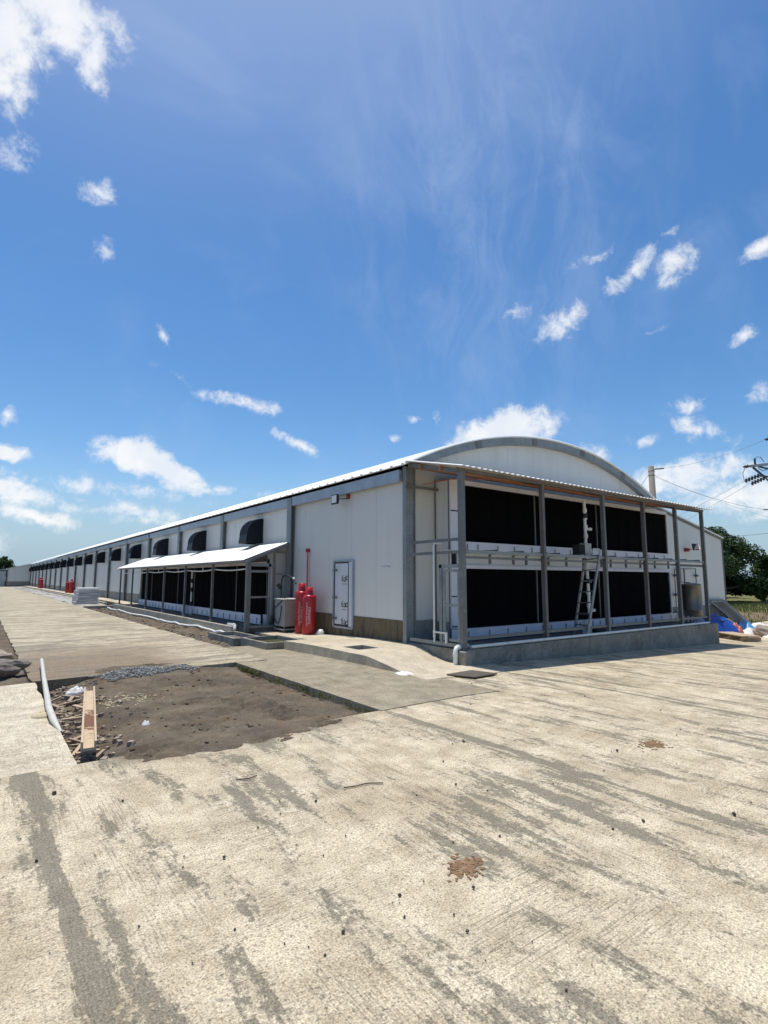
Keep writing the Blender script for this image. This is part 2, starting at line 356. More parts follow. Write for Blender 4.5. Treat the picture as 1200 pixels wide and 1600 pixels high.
MAT['dkred'] = simple('dark red paint', (0.27, 0.02, 0.03), 0.45, 0, 0.2)
MAT['orange'] = simple('orange rod', (0.40, 0.10, 0.035), 0.6, 0, 0.2)
MAT['print'] = simple('white print', (0.72, 0.66, 0.64), 0.6, 0, 0.2, 30)
MAT['ink'] = simple('black ink', (0.03, 0.03, 0.035), 0.6, 0, 0.2, 30)
MAT['cabinet'] = simple('grey cabinet', (0.36, 0.36, 0.33), 0.5, 0.1, 0.1, 2, (0.18, 0.16, 0.13), 0.4)
MAT['steel'] = simple('stainless steel', (0.22, 0.205, 0.175), 0.42, 0.6, 0.12, 1.0, (0.2, 0.17, 0.13), 0.3, (3, 3, 0.4))
MAT['pole'] = simple('concrete pole', (0.21, 0.19, 0.155), 0.8, 0, 0.1, 1, (0.3, 0.27, 0.2), 0.4)
MAT['board'] = simple('grey board', (0.40, 0.40, 0.41), 0.6, 0, 0.08, 1.5, (0.25, 0.24, 0.23), 0.3)
MAT['timber'] = simple('pale timber', (0.50, 0.38, 0.26), 0.75, 0, 0.15, 4, (0.25, 0.17, 0.1), 0.4, (1, 6, 1), 0.002)
MAT['old_wood'] = simple('old timber', (0.36, 0.27, 0.19), 0.85, 0, 0.3, 5, (0.12, 0.08, 0.05), 0.5, None, 0.003)
MAT['white_sack'] = simple('white sack', (0.72, 0.70, 0.66), 0.7, 0, 0.08, 3, (0.45, 0.4, 0.33), 0.3, None, 0.01, 20)
MAT['lilac'] = simple('lilac sheet', (0.44, 0.40, 0.52), 0.5, 0, 0.12, 4)
MAT['blue'] = simple('blue tarpaulin', (0.015, 0.06, 0.33), 0.4, 0, 0.2, 4, (0.005, 0.02, 0.12), 0.4)
MAT['skyblue'] = simple('light blue plastic', (0.10, 0.34, 0.62), 0.4, 0, 0.25, 7, (0.5, 0.6, 0.7), 0.4)
MAT['orange_bag'] = simple('orange plastic bag', (0.62, 0.16, 0.09), 0.45, 0, 0.25, 9, (0.65, 0.5, 0.45), 0.4)
MAT['rock'] = simple('dark rock', (0.16, 0.135, 0.115), 0.9, 0, 0.3, 5, (0.35, 0.3, 0.24), 0.5, None, 0.02, 18)
MAT['rock_pale'] = simple('pale rock', (0.31, 0.245, 0.19), 0.9, 0, 0.35, 5, (0.5, 0.44, 0.36), 0.5, None, 0.01, 25)
MAT['gravel'] = simple('blue grey gravel', (0.35, 0.335, 0.30), 0.85, 0, 0.6, 40)
MAT['pebble'] = simple('dark pebble', (0.085, 0.075, 0.065), 0.9, 0, 0.4, 30)
MAT['dry'] = simple('dry mud', (0.21, 0.12, 0.06), 0.95, 0, 0.35, 14, (0.42, 0.33, 0.2), 0.6, None, 0.006, 60)
MAT['twig'] = simple('dry twig', (0.13, 0.10, 0.07), 0.9, 0, 0.3, 20)
MAT['straw'] = simple('straw scraps', (0.5, 0.42, 0.27), 0.9, 0, 0.25, 20)
MAT['moss'] = simple('mossy water', (0.07, 0.075, 0.025), 0.35, 0, 0.4, 4, (0.12, 0.13, 0.03), 0.6)
MAT['bark'] = simple('bark', (0.12, 0.095, 0.07), 0.9, 0, 0.3, 6)
MAT['glass'] = simple('lamp glass', (0.7, 0.72, 0.75), 0.15, 0, 0.05)
MAT['hole'] = simple('dark sump', (0.03, 0.027, 0.022), 0.9, 0, 0.3)
MAT['stain_base'] = simple('stained plinth', (0.15, 0.115, 0.066), 0.85, 0, 0.4, 2.2, (0.028, 0.022, 0.013), 0.95, (2.2, 2.2, 0.5), 0.004, 40)
MAT['grey_base'] = simple('grey plinth', (0.25, 0.245, 0.225), 0.85, 0, 0.2, 1.6, (0.09, 0.085, 0.075), 0.6, (1.2, 1.2, 0.6), 0.004, 40)
MAT['ceramic'] = simple('brown insulator', (0.045, 0.035, 0.035), 0.3, 0, 0.2)
MAT['wire'] = simple('wire', (0.10, 0.11, 0.13), 0.5, 0, 0.1)
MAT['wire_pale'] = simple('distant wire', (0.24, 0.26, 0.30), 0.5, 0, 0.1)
MAT['plate'] = simple('steel cover plate', (0.10, 0.085, 0.065), 0.7, 0.2, 0.25, 3, (0.2, 0.15, 0.1), 0.4)
def rust_mat():
    m, nt, b, g = base_mat('rust stained timber')
    n1 = nz(nt, g, 4, 5, 0.6, (3, 0.6, 1)); n2 = nz(nt, g, 7.0, 6, 0.7)
    c = mixc(nt, n1, (0.42, 0.31, 0.20), (0.58, 0.46, 0.32))
    yy = mth(nt, 'ABSOLUTE', mth(nt, 'SUBTRACT', nd(nt, 'ShaderNodeSeparateXYZ', {0: g}).outputs[1], 6.95))
    f = mth(nt, 'ADD', yy, mth(nt, 'MULTIPLY', mth(nt, 'SUBTRACT', n2, 0.5), 2.6))
    c = mixc(nt, sstep(nt, f, 0.30, 0.48, 0.92, 0.0), c, (0.13, 0.045, 0.018))
    c = mixc(nt, mth(nt, 'MULTIPLY', sstep(nt, nz(nt, g, 11, 6, 0.7), 0.55, 0.7), 0.45), c, (0.25, 0.17, 0.1))
    nt.links.new(c, b.inputs['Base Color']); b.inputs['Roughness'].default_value = 0.8
    return m


MAT['rust_scale'] = rust_mat()


def leaf_mat(name, a, b_):
    m, nt, b, g = base_mat(name)
    oi = nz(nt, g, 0.9, 3, 0.6); of = nz(nt, g, 14, 2, 0.5)
    c = mixc(nt, sstep(nt, mth(nt, 'ADD', mth(nt, 'MULTIPLY', oi, 0.6), mth(nt, 'MULTIPLY', of, 0.4)), 0.35, 0.65), a, b_)
    nt.links.new(c, b.inputs['Base Color']); b.inputs['Roughness'].default_value = 0.6
    b.inputs['Specular IOR Level'].default_value = 0.2
    return m


MAT['leaf'] = leaf_mat('dark leaves', (0.016, 0.034, 0.009), (0.05, 0.09, 0.02))
MAT['leaf2'] = leaf_mat('yellowish leaves', (0.04, 0.07, 0.014), (0.10, 0.15, 0.035))
MAT['grass'] = leaf_mat('field grass', (0.10, 0.12, 0.03), (0.20, 0.19, 0.07))


def dirt_mat():
    m, nt, b, g = base_mat('bare earth')
    n1 = nz(nt, g, 1.3, 7, 0.65); n2 = nz(nt, g, 9.0, 6, 0.7); n3 = nz(nt, g, 55, 4, 0.7)
    c = mixc(nt, sstep(nt, n1, 0.34, 0.66), (0.08, 0.061, 0.041), (0.175, 0.137, 0.095))
    c = mixc(nt, mth(nt, 'MULTIPLY', sstep(nt, n2, 0.5, 0.72), 0.5), c, (0.235, 0.195, 0.14))
    # greyer towards the middle of the pit
    c = mixc(nt, mth(nt, 'MULTIPLY', sstep(nt, nz(nt, g, 0.7, 4, 0.55), 0.45, 0.65), 0.4), c, (0.115, 0.107, 0.09))
    c = mixc(nt, mth(nt, 'MULTIPLY', sstep(nt, nz(nt, g, 1.9, 6, 0.7, (1.6, 0.8, 1), 0.6), 0.52, 0.66), 0.6), c, (0.155, 0.098, 0.055))
    c = mixc(nt, mth(nt, 'MULTIPLY', sstep(nt, nz(nt, g, 1.1, 7, 0.72, (0.8, 1.7, 1), 0.8), 0.55, 0.68), 0.5), c, (0.24, 0.215, 0.17))
    gv = nd(nt, 'ShaderNodeTexVoronoi', {'Vector': g, 'Scale': 85.0}).outputs['Color']
    gs = nd(nt, 'ShaderNodeSeparateColor', {0: gv}).outputs[0]
    c = mixc(nt, mth(nt, 'MULTIPLY', sstep(nt, gs, 0.93, 0.96), 0.3), c, (0.36, 0.33, 0.28))
    # field: distance bands run across the plot beyond the yard
    dd = nd(nt, 'ShaderNodeVectorMath', {0: g, 1: (0.599, 0.801, 0)}, operation='DOT_PRODUCT').outputs['Value']
    xx = nd(nt, 'ShaderNodeSeparateXYZ', {0: g}).outputs[0]
    dn = mth(nt, 'ADD', dd, mth(nt, 'MULTIPLY', mth(nt, 'SUBTRACT', n1, 0.5), 5.0))
    green = mixc(nt, sstep(nt, n2, 0.35, 0.65), (0.10, 0.115, 0.035), (0.20, 0.18, 0.075))
    brn = mixc(nt, sstep(nt, n2, 0.35, 0.65), (0.12, 0.085, 0.05), (0.25, 0.19, 0.12))
    fld = mixc(nt, sstep(nt, dn, 36.5, 38.0), mixc(nt, sstep(nt, dn, 28.5, 29.5), green, brn), green)
    c = mixc(nt, sstep(nt, xx, 24.0, 26.5), c, fld)
    nt.links.new(c, b.inputs['Base Color']); b.inputs['Roughness'].default_value = 0.95
    b.inputs['Specular IOR Level'].default_value = 0.15
    bump(nt, b, mth(nt, 'ADD', mth(nt, 'MULTIPLY', n2, 0.6), mth(nt, 'MULTIPLY', n3, 0.5)), 0.03, 0.9)
    return m


MAT['dirt'] = dirt_mat()


# ------------------------------------------------------------------ ground and concrete
def ss(t): t = max(0.0, min(1.0, t)); return t * t * (3 - 2 * t)
def gz(x, y):
    z = 0.0
    if x > 5.5: z -= 0.031 * min(x - 5.5, 14.5)
    if x > 3.9: z -= 0.055 * ss((y - 8.5) / 4) * ss((x - 3.9) / 1.0)
    return z
def fbm(x, y, s, o=4): return noise.fractal(Vector((x * s, y * s, 3.7)), 0.9, 2.1, o)


def slab(name, xs, ys, zf, thick, mat, parent=None, holes=(), jit=0.0, kind=True):
    mb = MB(); nx, ny = len(xs), len(ys)
    def co(i, j):
        x, y = xs[i], ys[j]
        if jit:
            if i in (0, nx - 1): x += jit * noise.noise(Vector((y * 2.3, x, 1.0))) + jit * 0.5 * noise.noise(Vector((y * 9, x, 5.0)))
            if j in (0, ny - 1): y += jit * noise.noise(Vector((x * 2.3, y, 2.0))) + jit * 0.5 * noise.noise(Vector((x * 9, y, 7.0)))
        return x, y
    vs = []
    for j in range(ny):
        for i in range(nx):
            x, y = co(i, j); vs.append((x, y, zf(x, y)))
    fs = []; edges = {}
    for j in range(ny - 1):
        for i in range(nx - 1):
            mx, my = (xs[i] + xs[i + 1]) / 2, (ys[j] + ys[j + 1]) / 2
            if any(a < mx < b and c < my < d for a, b, c, d in holes): continue
            f = (j * nx + i, j * nx + i + 1, (j + 1) * nx + i + 1, (j + 1) * nx + i); fs.append(f)
            for k in range(4):
                e = (f[k], f[(k + 1) % 4])
                if (e[1], e[0]) in edges: del edges[(e[1], e[0])]
                else: edges[e] = 1
    mb.add(vs, fs)
    n = len(vs)
    for a, b in edges:
        va, vb = vs[a], vs[b]
        mb.add([va, vb, (vb[0], vb[1], vb[2] - thick), (va[0], va[1], va[2] - thick)], [(1, 0, 3, 2)])
    o = mb.build(name, mat, parent)
    if kind and not parent: structure(o)
    return o


def lin(a, b, st):
    n = max(1, round((b - a) / st)); return [a + (b - a) * i / n for i in range(n + 1)]


yard = structure(bpy.data.objects.new('concrete_yard', None)); COL.objects.link(yard)
edges_x = [0.46 + 3.67 * k for k in range(-7, 10)]
for a, b in zip(edges_x[:-1], edges_x[1:]):
    if a < 4.0: y1 = 5.5
    elif a < 7.0: y1 = 5.46
    elif a < 18: y1 = 7.59
    else: y1 = 10.5
    fl = 0.25 if -4 < a < 12 else 1.0
    slab('concrete_slab', lin(a + 0.0002, b - 0.0002, fl), lin(-14, y1, fl), lambda x, y: gz(x, y) + 0.006 * fbm(x, y, 0.6, 2), 0.16, MAT['yard'], yard, jit=0)
slab('concrete_slab', lin(6.22, 7.79, 0.2), lin(5.47, 7.56, 0.2), lambda x, y: gz(x, y) - 0.004, 0.16, MAT['yard'], yard, jit=0.01)
slab('pavement', lin(-6.5, 0.80, 0.2), lin(5.502, 9.98, 0.2), lambda x, y: (0.012 + 0.008 * fbm(x, y, 0.8, 2)) * ss((y - 5.5) / .5), 0.22, MAT['left'], jit=0.02)
slab('pavement', lin(4.06, 6.2, 0.1), lin(5.475, 12.9, 0.1), lambda x, y: gz(x, y) + 0.005, 0.2, MAT['grey'], jit=0.02)
slab('road', lin(0.76, 4.7, 0.2), lin(10.16, 122.0, 0.4), lambda x, y: 0.004 + gz(x, 0), 0.2, MAT['road'], jit=0.05)
def ramp(x, y):
    t = (x - 5.9) / 1.85; a = 6.95 + 1.15 * t; k = ss((y - a) / (1.65 - .45 * t))
    return (gz(x, y) + 0.006) * (1 - k) + 0.17 * k - 0.12 * ss((y - 10.2) / 4.5)
slab('apron', [5.9, 6.1, 6.28, 6.55, 6.8, 7.1, 7.4, 7.6, 7.77], lin(6.72, 9.24, 0.18) + lin(9.24, 9.85, 0.2)[1:] + lin(9.85, 11.86, 0.2)[1:], ramp, 0.3, MAT['apron'], holes=[(6.28, 6.8, 9.24, 9.85)], jit=0.02)
slab('apron', lin(6.56, 7.79, 0.2), lin(11.862, 15.02, 0.3), ramp, 0.3, MAT['apron'], jit=0.0)
slab('apron', lin(6.75, 7.78, 0.3), lin(33.3, 121.0, 1.0), lambda x, y: 0.14, 0.2, MAT['apron'], jit=0.04)
# sump in the apron
sump = thing('drain_sump', (6.54, 9.545, -0.1), 'open square drain hole in the pale apron in front of the narrow door', 'drain')
w = MB()
for x0, x1, y0, y1 in ((6.24, 6.278, 9.2, 9.89), (6.802, 6.84, 9.2, 9.89), (6.278, 6.802, 9.2, 9.238), (6.278, 6.802, 9.852, 9.89)): w.box(x0, x1, y0, y1, -0.35, 0.16)
w.build('side_wall', MAT['cement'], sump); MB().box(6.2, 6.88, 9.16, 9.93, -0.4, -0.352).build('base', MAT['hole'], sump)


def dirt_h(x, y):
    n = fbm(x, y, 1.1, 5) * 0.034 + fbm(x, y, 6, 4) * 0.018
    if x > 22: return gz(x, y) - 0.12 + n * 3 + (0.10 * math.sin((x * 0.599 + y * 0.801) * 3.2) * ss((x * .6 + y * .8 - 28) / 1) * (1 - ss((x * .6 + y * .8 - 37) / 1)))
    if x < 0.76 and y > 9.9: return -0.03 + n * 1.6 + 0.25 * ss((0.25 - x) / 1.2) * ss((y - 12) / 2) * (1 - ss((y - 19) / 4))
    if 0.4 < x < 4.4 and 5.0 < y < 10.8:
        d = -0.035 - 0.16 * (1 - ss((x - 0.85) / 0.9)) * ss((y - 5.55) / 0.5)
        d -= 0.085 * ss((x - 2.8) / 1.1) * ss((y - 5.35) / 0.7)
        d += 0.058 * (1 - ss(abs(y - 5.5) / 0.55)) * ss((x - 0.95) / 0.35) * (1 - ss((x - 3.2) / 0.7))
        d += 0.05 * ss((y - 9.3) / 0.7) * ss((x - 1.5) / 0.4)
        # tyre rut near the right end
        rx = x - (2.95 + 0.12 * math.sin(y * 1.3)); d += (-0.08 * math.exp(-(rx / 0.1) ** 2) + 0.06 * math.exp(-((abs(rx) - 0.2) / 0.07) ** 2)) * ss((y - 5.8) / .3) * (1 - ss((y - 7.4) / .4)) * (0.7 + 0.5 * math.sin(y * 30))
        return d + n
    if 4.6 < x < 6.6 and 12.8 < y < 34.2: return gz(x, y) - 0.03 + n * 1.5 + 0.05 * ss((x - 5.5) / 0.6)
    return gz(x, y) - 0.15 + n


xs = [-1500, -400, -150, -60, -25, -10, -6, -3] + lin(-2, 0.4, 0.2) + lin(0.45, 4.3, 0.028) + lin(4.4, 7, 0.12) + [8, 12, 18, 22, 24] + lin(25, 70, 1.0) + [80, 120, 250, 600, 1500]
ys = [-600, -100, -20, 0, 4] + lin(4.8, 5.15, 0.05) + lin(5.17, 6.0, 0.018) + lin(6.04, 10.9, 0.04) + lin(11, 14, 0.1) + lin(14.2, 36, 0.4) + lin(37, 60, 1.0) + [80, 120, 200, 500, 2500]
gm = MB()
gm.add([(x, y, dirt_h(x, y)) for y in ys for x in xs], [(j * len(xs) + i, j * len(xs) + i + 1, (j + 1) * len(xs) + i + 1, (j + 1) * len(xs) + i) for j in range(len(ys) - 1) for i in range(len(xs) - 1)], True)
structure(gm.build('ground', MAT['dirt']))

# ------------------------------------------------------------------ poultry house
BAY = 5.88; COLY = [15.2 + BAY * k for k in range(19)]; YEND = COLY[-1]
house = thing('poultry_house', (7.8, 9.6, 0.0), 'very long white poultry house with arched roof and black air hoods along its side', 'building')
AR, AZ, AX = 13.13, -7.46, 13.6
def arcz(x, r=AR): return AZ + math.sqrt(r * r - (x - AX) ** 2)

# long wall panels: four per bay where they can be told apart, then one per bay
cols_all = [9.6] + COLY
near_w = None
for k in range(len(cols_all) - 1):
    a, b = cols_all[k] + (0.03 if k == 0 else 0.012), cols_all[k + 1] - 0.012
    nn = 5 if k == 0 else (4 if k < 4 else 1)
    for i in range(nn):
        y0 = a + (b - a) * i / nn + 0.003; y1 = a + (b - a) * (i + 1) / nn - 0.003
        MB().box(7.8, 7.9, y0, y1, 0.655, 3.875).build('wall_panel', MAT['white'], house)
    MB().box(7.788, 7.9, a, b, -0.25, 0.655).build('plinth', MAT['stain_base'] if k == 0 else MAT['grey_base'], house)
    MB().box(7.66, 7.80, a + (0.13 if k else 0.02), b - 0.12, 3.86, 4.13).box(7.655, 7.66, a + (0.13 if k else 0.02), b - 0.12, 4.08, 4.13).build('eave_beam', MAT['fascia'], house)
cm_ = MB().box(-0.16, -0.142, -0.14, 0.14, 0.0, 4.1).box(-0.142, -0.0, -0.012, 0.012, 0.0, 4.1).box(-0.03, -0.002, -0.13, 0.13, 0, 3.86).mesh('column', MAT['galv'])
for y in COLY: link('steel_column', cm_, house, (0, y - 9.6, 0.02))
MB().box(7.735, 7.75, 9.49, 9.62, 0.12, 4.2).box(7.75, 8.0, 9.53, 9.545, 0.12, 4.2).box(8.0, 8.018, 9.49, 9.597, 0.12, 4.2).build('corner_column', MAT['galv'], house)
# gable wall panels under the arch
npan = 10
for i in range(npan):
    x0 = 8.02 + (19.42 - 8.02) * i / npan + 0.002; x1 = 8.02 + (19.42 - 8.02) * (i + 1) / npan - 0.002
    pl = [(x0, 0.655), (x1, 0.655)] + [(x1 + (x0 - x1) * t / 4, arcz(x1 + (x0 - x1) * t / 4, 12.95)) for t in range(5)]
    MB().prism(pl, 1, 9.6, 9.7).build('gable_panel', MAT['white'], house)
MB().box(8.02, 19.42, 9.585, 9.7, -0.7, 0.655).build('gable_plinth', MAT['grey_base'], house)
# arched edge beam in segments with splice plates
def arc_seg(t0, t1, r0, r1, ya, yb, n=8):
    pts = [(AX + r1 * math.sin(t0 + (t1 - t0) * i / n), AZ + r1 * math.cos(t0 + (t1 - t0) * i / n)) for i in range(n + 1)]
    pts += [(AX + r0 * math.sin(t1 - (t1 - t0) * i / n), AZ + r0 * math.cos(t1 - (t1 - t0) * i / n)) for i in range(n + 1)]
    vs = [(p[0], ya, p[1]) for p in pts] + [(p[0], yb, p[1]) for p in pts]; m = 2 * n + 2
    fs = [(i, i + 1, m + i + 1, m + i) for i in range(m - 1)] + [(m - 1, 0, m, 2 * m - 1)]
    fs += [(i + 1, i, m - 1 - i, m - 2 - i) for i in range(n)] + [(m + i, m + i + 1, 2 * m - 2 - i, 2 * m - 1 - i) for i in range(n)]
    return vs, fs
tA = math.asin(5.75 / AR)
for i in range(5):
    t0 = -tA + 2 * tA * i / 5; t1 = -tA + 2 * tA * (i + 1) / 5
    MB().add(*arc_seg(t0, t1 - 0.001, AR - 0.225, AR - 0.02, 9.42, 9.585)).build('arch_beam', MAT['galv'], house)
    if 0 < i: MB().add(*arc_seg(t0 - 0.008, t0 + 0.008, AR - 0.235, AR - 0.015, 9.405, 9.418, 2)).build('splice_plate', MAT['galv_dull'], house)
# roof sheets with standing ribs, one mesh per bay
def roof_mesh(L, name):
    n = round(L / 0.42); prof = []
    for i in range(n):
        y = L * i / n; prof += [(y, 0), (y + 0.04, 0.035), (y + 0.09, 0.035), (y + 0.13, 0)]
    prof.append((L, 0)); tt = math.asin(6.02 / AR); NA = 22; mb = MB(); vs = []
    for t in range(NA + 1):
        a = -tt + 2 * tt * t / NA
        for y, h in prof: vs.append((AX + (AR + h) * math.sin(a) - 7.8, y, AZ + (AR + h) * math.cos(a)))
    m = len(prof); base = len(vs)
    for t in range(NA + 1):
        a = -tt + 2 * tt * t / NA
        for y in (0, L): vs.append((AX + (AR - 0.025) * math.sin(a) - 7.8, y, AZ + (AR - 0.025) * math.cos(a)))
    fs = [(t * m + i, (t + 1) * m + i, (t + 1) * m + i + 1, t * m + i + 1) for t in range(NA) for i in range(m - 1)]
    fs += [(base + 2 * t, base + 2 * t + 1, base + 2 * t + 3, base + 2 * t + 2) for t in range(NA)]
    for t in range(NA):
        fs.append((t * m, base + 2 * t, base + 2 * t + 2, (t + 1) * m)); fs.append((t * m + m - 1, (t + 1) * m + m - 1, base + 2 * t + 3, base + 2 * t + 1))
    fs.append(tuple(range(m)) + (base + 1, base)); fs.append(tuple(NA * m + i for i in reversed(range(m))) + (base + 2 * NA, base + 2 * NA + 1))
    return mb.add(vs, fs).mesh(name, MAT['white_roof'])
link('roof_sheet', roof_mesh(15.2 - 9.36, 'first roof'), house, (0, 9.36 - 9.6, 0.0))
rm = roof_mesh(BAY, 'bay roof')
for y in COLY[:-1]: link('roof_sheet', rm, house, (0, y - 9.6, 0.0))
MB().box(7.9, 25.0, YEND + 0.02, YEND + 0.12, -0.2, 3.3).build('end_wall', MAT['white'], house)
# lower side wing on the far side of the arch
for i in range(5):
    x0 = 19.42 + 5.56 * i / 5 + 0.002; x1 = 19.42 + 5.56 * (i + 1) / 5 - 0.002
    zt = lambda x: 4.25 - 0.167 * (x - 19.42)
    MB().prism([(x0, 0.60), (x1, 0.60), (x1, zt(x1)), (x0, zt(x0))], 1, 9.6, 9.7).build('wing_panel', MAT['white'], house)
MB().box(19.42, 24.98, 9.582, 9.7, -0.8, 0.60).build('wing_plinth', MAT['grey_base'], house)
MB().box(24.88, 24.98, 9.71, YEND, -0.8, 3.3).build('wing_side_wall', MAT['white'], house)
MB().prism([(19.3, 4.28), (25.06, 3.318), (25.06, 3.37), (19.3, 4.33)], 1, 9.54, YEND).build('wing_roof', MAT['white_roof'], house)
MB().prism([(19.42, 4.17), (25.0, 3.238), (25.0, 3.314), (19.42, 4.246)], 1, 9.565, 9.598).build('verge_trim', MAT['galv_dull'], house)
MB().box(24.95, 25.0, 9.57, 9.6, -0.5, 3.24).build('corner_trim', MAT['galv_dull'], house)
# pad room in front of the gable: side wall, head, middle band, ends
MB().box(8.72, 8.78, 9.11, 9.597, 0.62, 3.93).build('pad_room_wall', MAT['white'], house)
MB().box(8.705, 8.78, 9.11, 9.58, 0.2, 0.62).build('pad_room_plinth', MAT['grey_base'], house)
MB().box(8.70, 8.718, 9.56, 9.584, 0.25, 4.0).box(8.70, 8.718, 9.10, 9.125, 0.25, 3.95).build('seam_strip', MAT['galv_dull'], house)
MB().box(19.16, 19.22, 9.11, 9.597, 0.2, 3.93).build('pad_room_wall', MAT['white'], house)
MB().box(8.74, 19.2, 9.12, 9.59, 3.84, 3.95).build('pad_room_roof', MAT['white'], house)
MB().box(8.96, 19.15, 9.10, 9.14, 1.93, 2.30).build('pad_room_band', MAT['white'], house)

# narrow door in the first bay
door = MB().box(7.768, 7.80, 11.78, 12.62, 0.37, 2.04).build('door', MAT['door'], house)
fr = MB()
for a in ((7.755, 7.80, 11.70, 11.76, 0.32, 2.10), (7.755, 7.80, 12.64, 12.70, 0.32, 2.10), (7.755, 7.80, 11.76, 12.64, 2.055, 2.10), (7.755, 7.80, 11.76, 12.64, 0.30, 0.35)): fr.box(*a)
fr.build('frame', MAT['fascia'], door)
fr = MB()
for a in ((7.76, 7.767, 12.60, 12.625, 0.37, 2.04), (7.76, 7.767, 11.92, 11.945, 0.37, 2.04), (7.76, 7.767, 11.945, 12.6, 2.01, 2.04), (7.76, 7.767, 11.945, 12.6, 0.37, 0.40)): fr.box(*a)
fr.build('edge_strip', MAT['ink'], door)
for z in (1.83, 1.10, 0.55):
    MB().box(7.74, 7.775, 12.55, 12.70, z - 0.02, z + 0.02).tube([(7.73, 12.5, z - 0.03), (7.73, 12.5, z + 0.03)], 0.03, 8).build('hinge', MAT['galv_dull'], door)
for z in (1.62, 0.92, 0.45):
    MB().tube([(7.77, 11.98, z - 0.05), (7.72, 11.98, z - 0.03), (7.72, 11.98, z + 0.03), (7.77, 11.98, z + 0.05)], 0.012, 6).build('handle', MAT['black'], door)
def text_mesh(s, size, mat, name):
    cu = bpy.data.curves.new(name, 'FONT'); cu.body = s; cu.size = size; cu.extrude = 0.0012; cu.resolution_u = 2
    cu.align_x = 'CENTER'; cu.align_y = 'CENTER'
    o = bpy.data.objects.new(name, cu); COL.objects.link(o)
    me = bpy.data.meshes.new_from_object(o.evaluated_get(bpy.context.evaluated_depsgraph_get()))
    bpy.data.objects.remove(o); bpy.data.curves.remove(cu); me.materials.clear(); me.materials.append(mat)
    return me
tm = text_mesh('6a', 0.26, MAT['ink'], 'door mark')
for z in (1.60, 0.93, 0.49):
    # text reads along -Y on a wall that faces -X
    link('door_number', tm, door, Vector((7.766, 12.16, z)) - root_of(door), (R(90), 0, R(-90)))
for z in (1.46, 0.79): MB().box(7.764, 7.7675, 12.02, 12.24, z - 0.006, z + 0.006).build('underline', MAT['ink'], door)
sc_ = MB()
for k in range(7):
    y = 10.55 - k * 0.055; z = 1.90 + 0.015 * math.sin(k * 2.1); sc_.bar((7.798, y, z), (7.798, y - 0.04, z + random.uniform(-.01, .012)), 0.003, 0.014 if k > 3 else 0.006)
sc_.build('scuff_mark', MAT['ink'], house)
# air inlet hoods, one per bay
def hood_parts():
    prof = [(0.0, 0.86), (-0.15, 0.845), (-0.29, 0.80), (-0.41, 0.72), (-0.51, 0.61), (-0.575, 0.47), (-0.605, 0.30), (-0.635, 0.09), (-0.635, 0.0), (-0.57, 0.0), (-0.57, 0.28), (-0.54, 0.45), (-0.48, 0.58), (-0.39, 0.68), (-0.28, 0.755), (0.0, 0.82)]
    body = MB(); n = len(prof) // 2; m = len(prof); L = 0.66
    vs = [(x, 0.0, z) for x, z in prof] + [(x, L, z) for x, z in prof]
    fs = [(i, i + 1, m + i + 1, m + i) for i in range(m - 1)]
    fs += [(i + 1, i, m - 1 - i, m - 2 - i) for i in range(n - 1)] + [(m + i, m + i + 1, 2 * m - 2 - i, 2 * m - 1 - i) for i in range(n - 1)]
    body.add(vs, fs)
    side = [p for p in prof[:8]] + [(-0.60, 0.0), (0.0, 0.0)]
    body.prism([(x * 0.985, z - 0.006) for x, z in side], 1, 0.004, 0.022)
    body.prism([(x * 0.985, z - 0.006) for x, z in side], 1, L - 0.022, L - 0.004)
    rib = MB()
    if True:
        y = 0.0
        for i in range(6):
            (xa, za), (xb, zb) = prof[i], prof[i + 1]; rib.bar((xa - 0.008, y, za + 0.004), (xb - 0.008, y, zb + 0.004), 0.02, 0.02)
    fl = MB().box(-0.02, -0.002, -0.07, 0.0, -0.03, 0.90).box(-0.02, -0.002, L, L + 0.07, -0.03, 0.90).box(-0.02, -0.002, 0.0, L, 0.865, 0.90).box(-0.10, -0.002, 0.0, L, -0.03, -0.004)
    return body.mesh('hood', MAT['hood']), rib.mesh('hood rib', MAT['hood_rib']), fl.mesh('flange', MAT['white'])
hb, hr_, hf = hood_parts()
for y in COLY[:-1]:
    h = link('air_hood', hb, house, (0, y + 2.2 - 9.6, 2.80))
    for ry in (0.03, 0.18, 0.33, 0.48, 0.63): link('rib', hr_, h, (0, ry, 0))
    link('flange', hf, h, (0, 0, 0))

# ------------------------------------------------------------------ loading platform in front of the gable
plat = thing('concrete_platform', (13.4, 8.4, -0.3), 'long low grey concrete platform along the arched gable end', 'platform')
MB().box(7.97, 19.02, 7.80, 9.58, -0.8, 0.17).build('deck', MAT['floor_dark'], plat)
slab('front_kerb', lin(7.75, 19.06, 0.25), [7.60, 7.8], lambda x, y: 0.215 + 0.004 * fbm(x, y, 2, 2), 1.1, MAT['cement'], plat, jit=0.008)
MB().box(7.75, 7.97, 7.80, 9.4, -0.4, 0.20).build('side_kerb', MAT['cement'], plat)
MB().box(19.02, 19.07, 7.80, 9.58, -0.8, 0.19).build('side_kerb', MAT['cement'], plat)
bevel(MB().box(7.62, 7.9, 7.56, 7.86, -0.25, 0.20).build('corner_block', MAT['cement'], plat), 0.02)

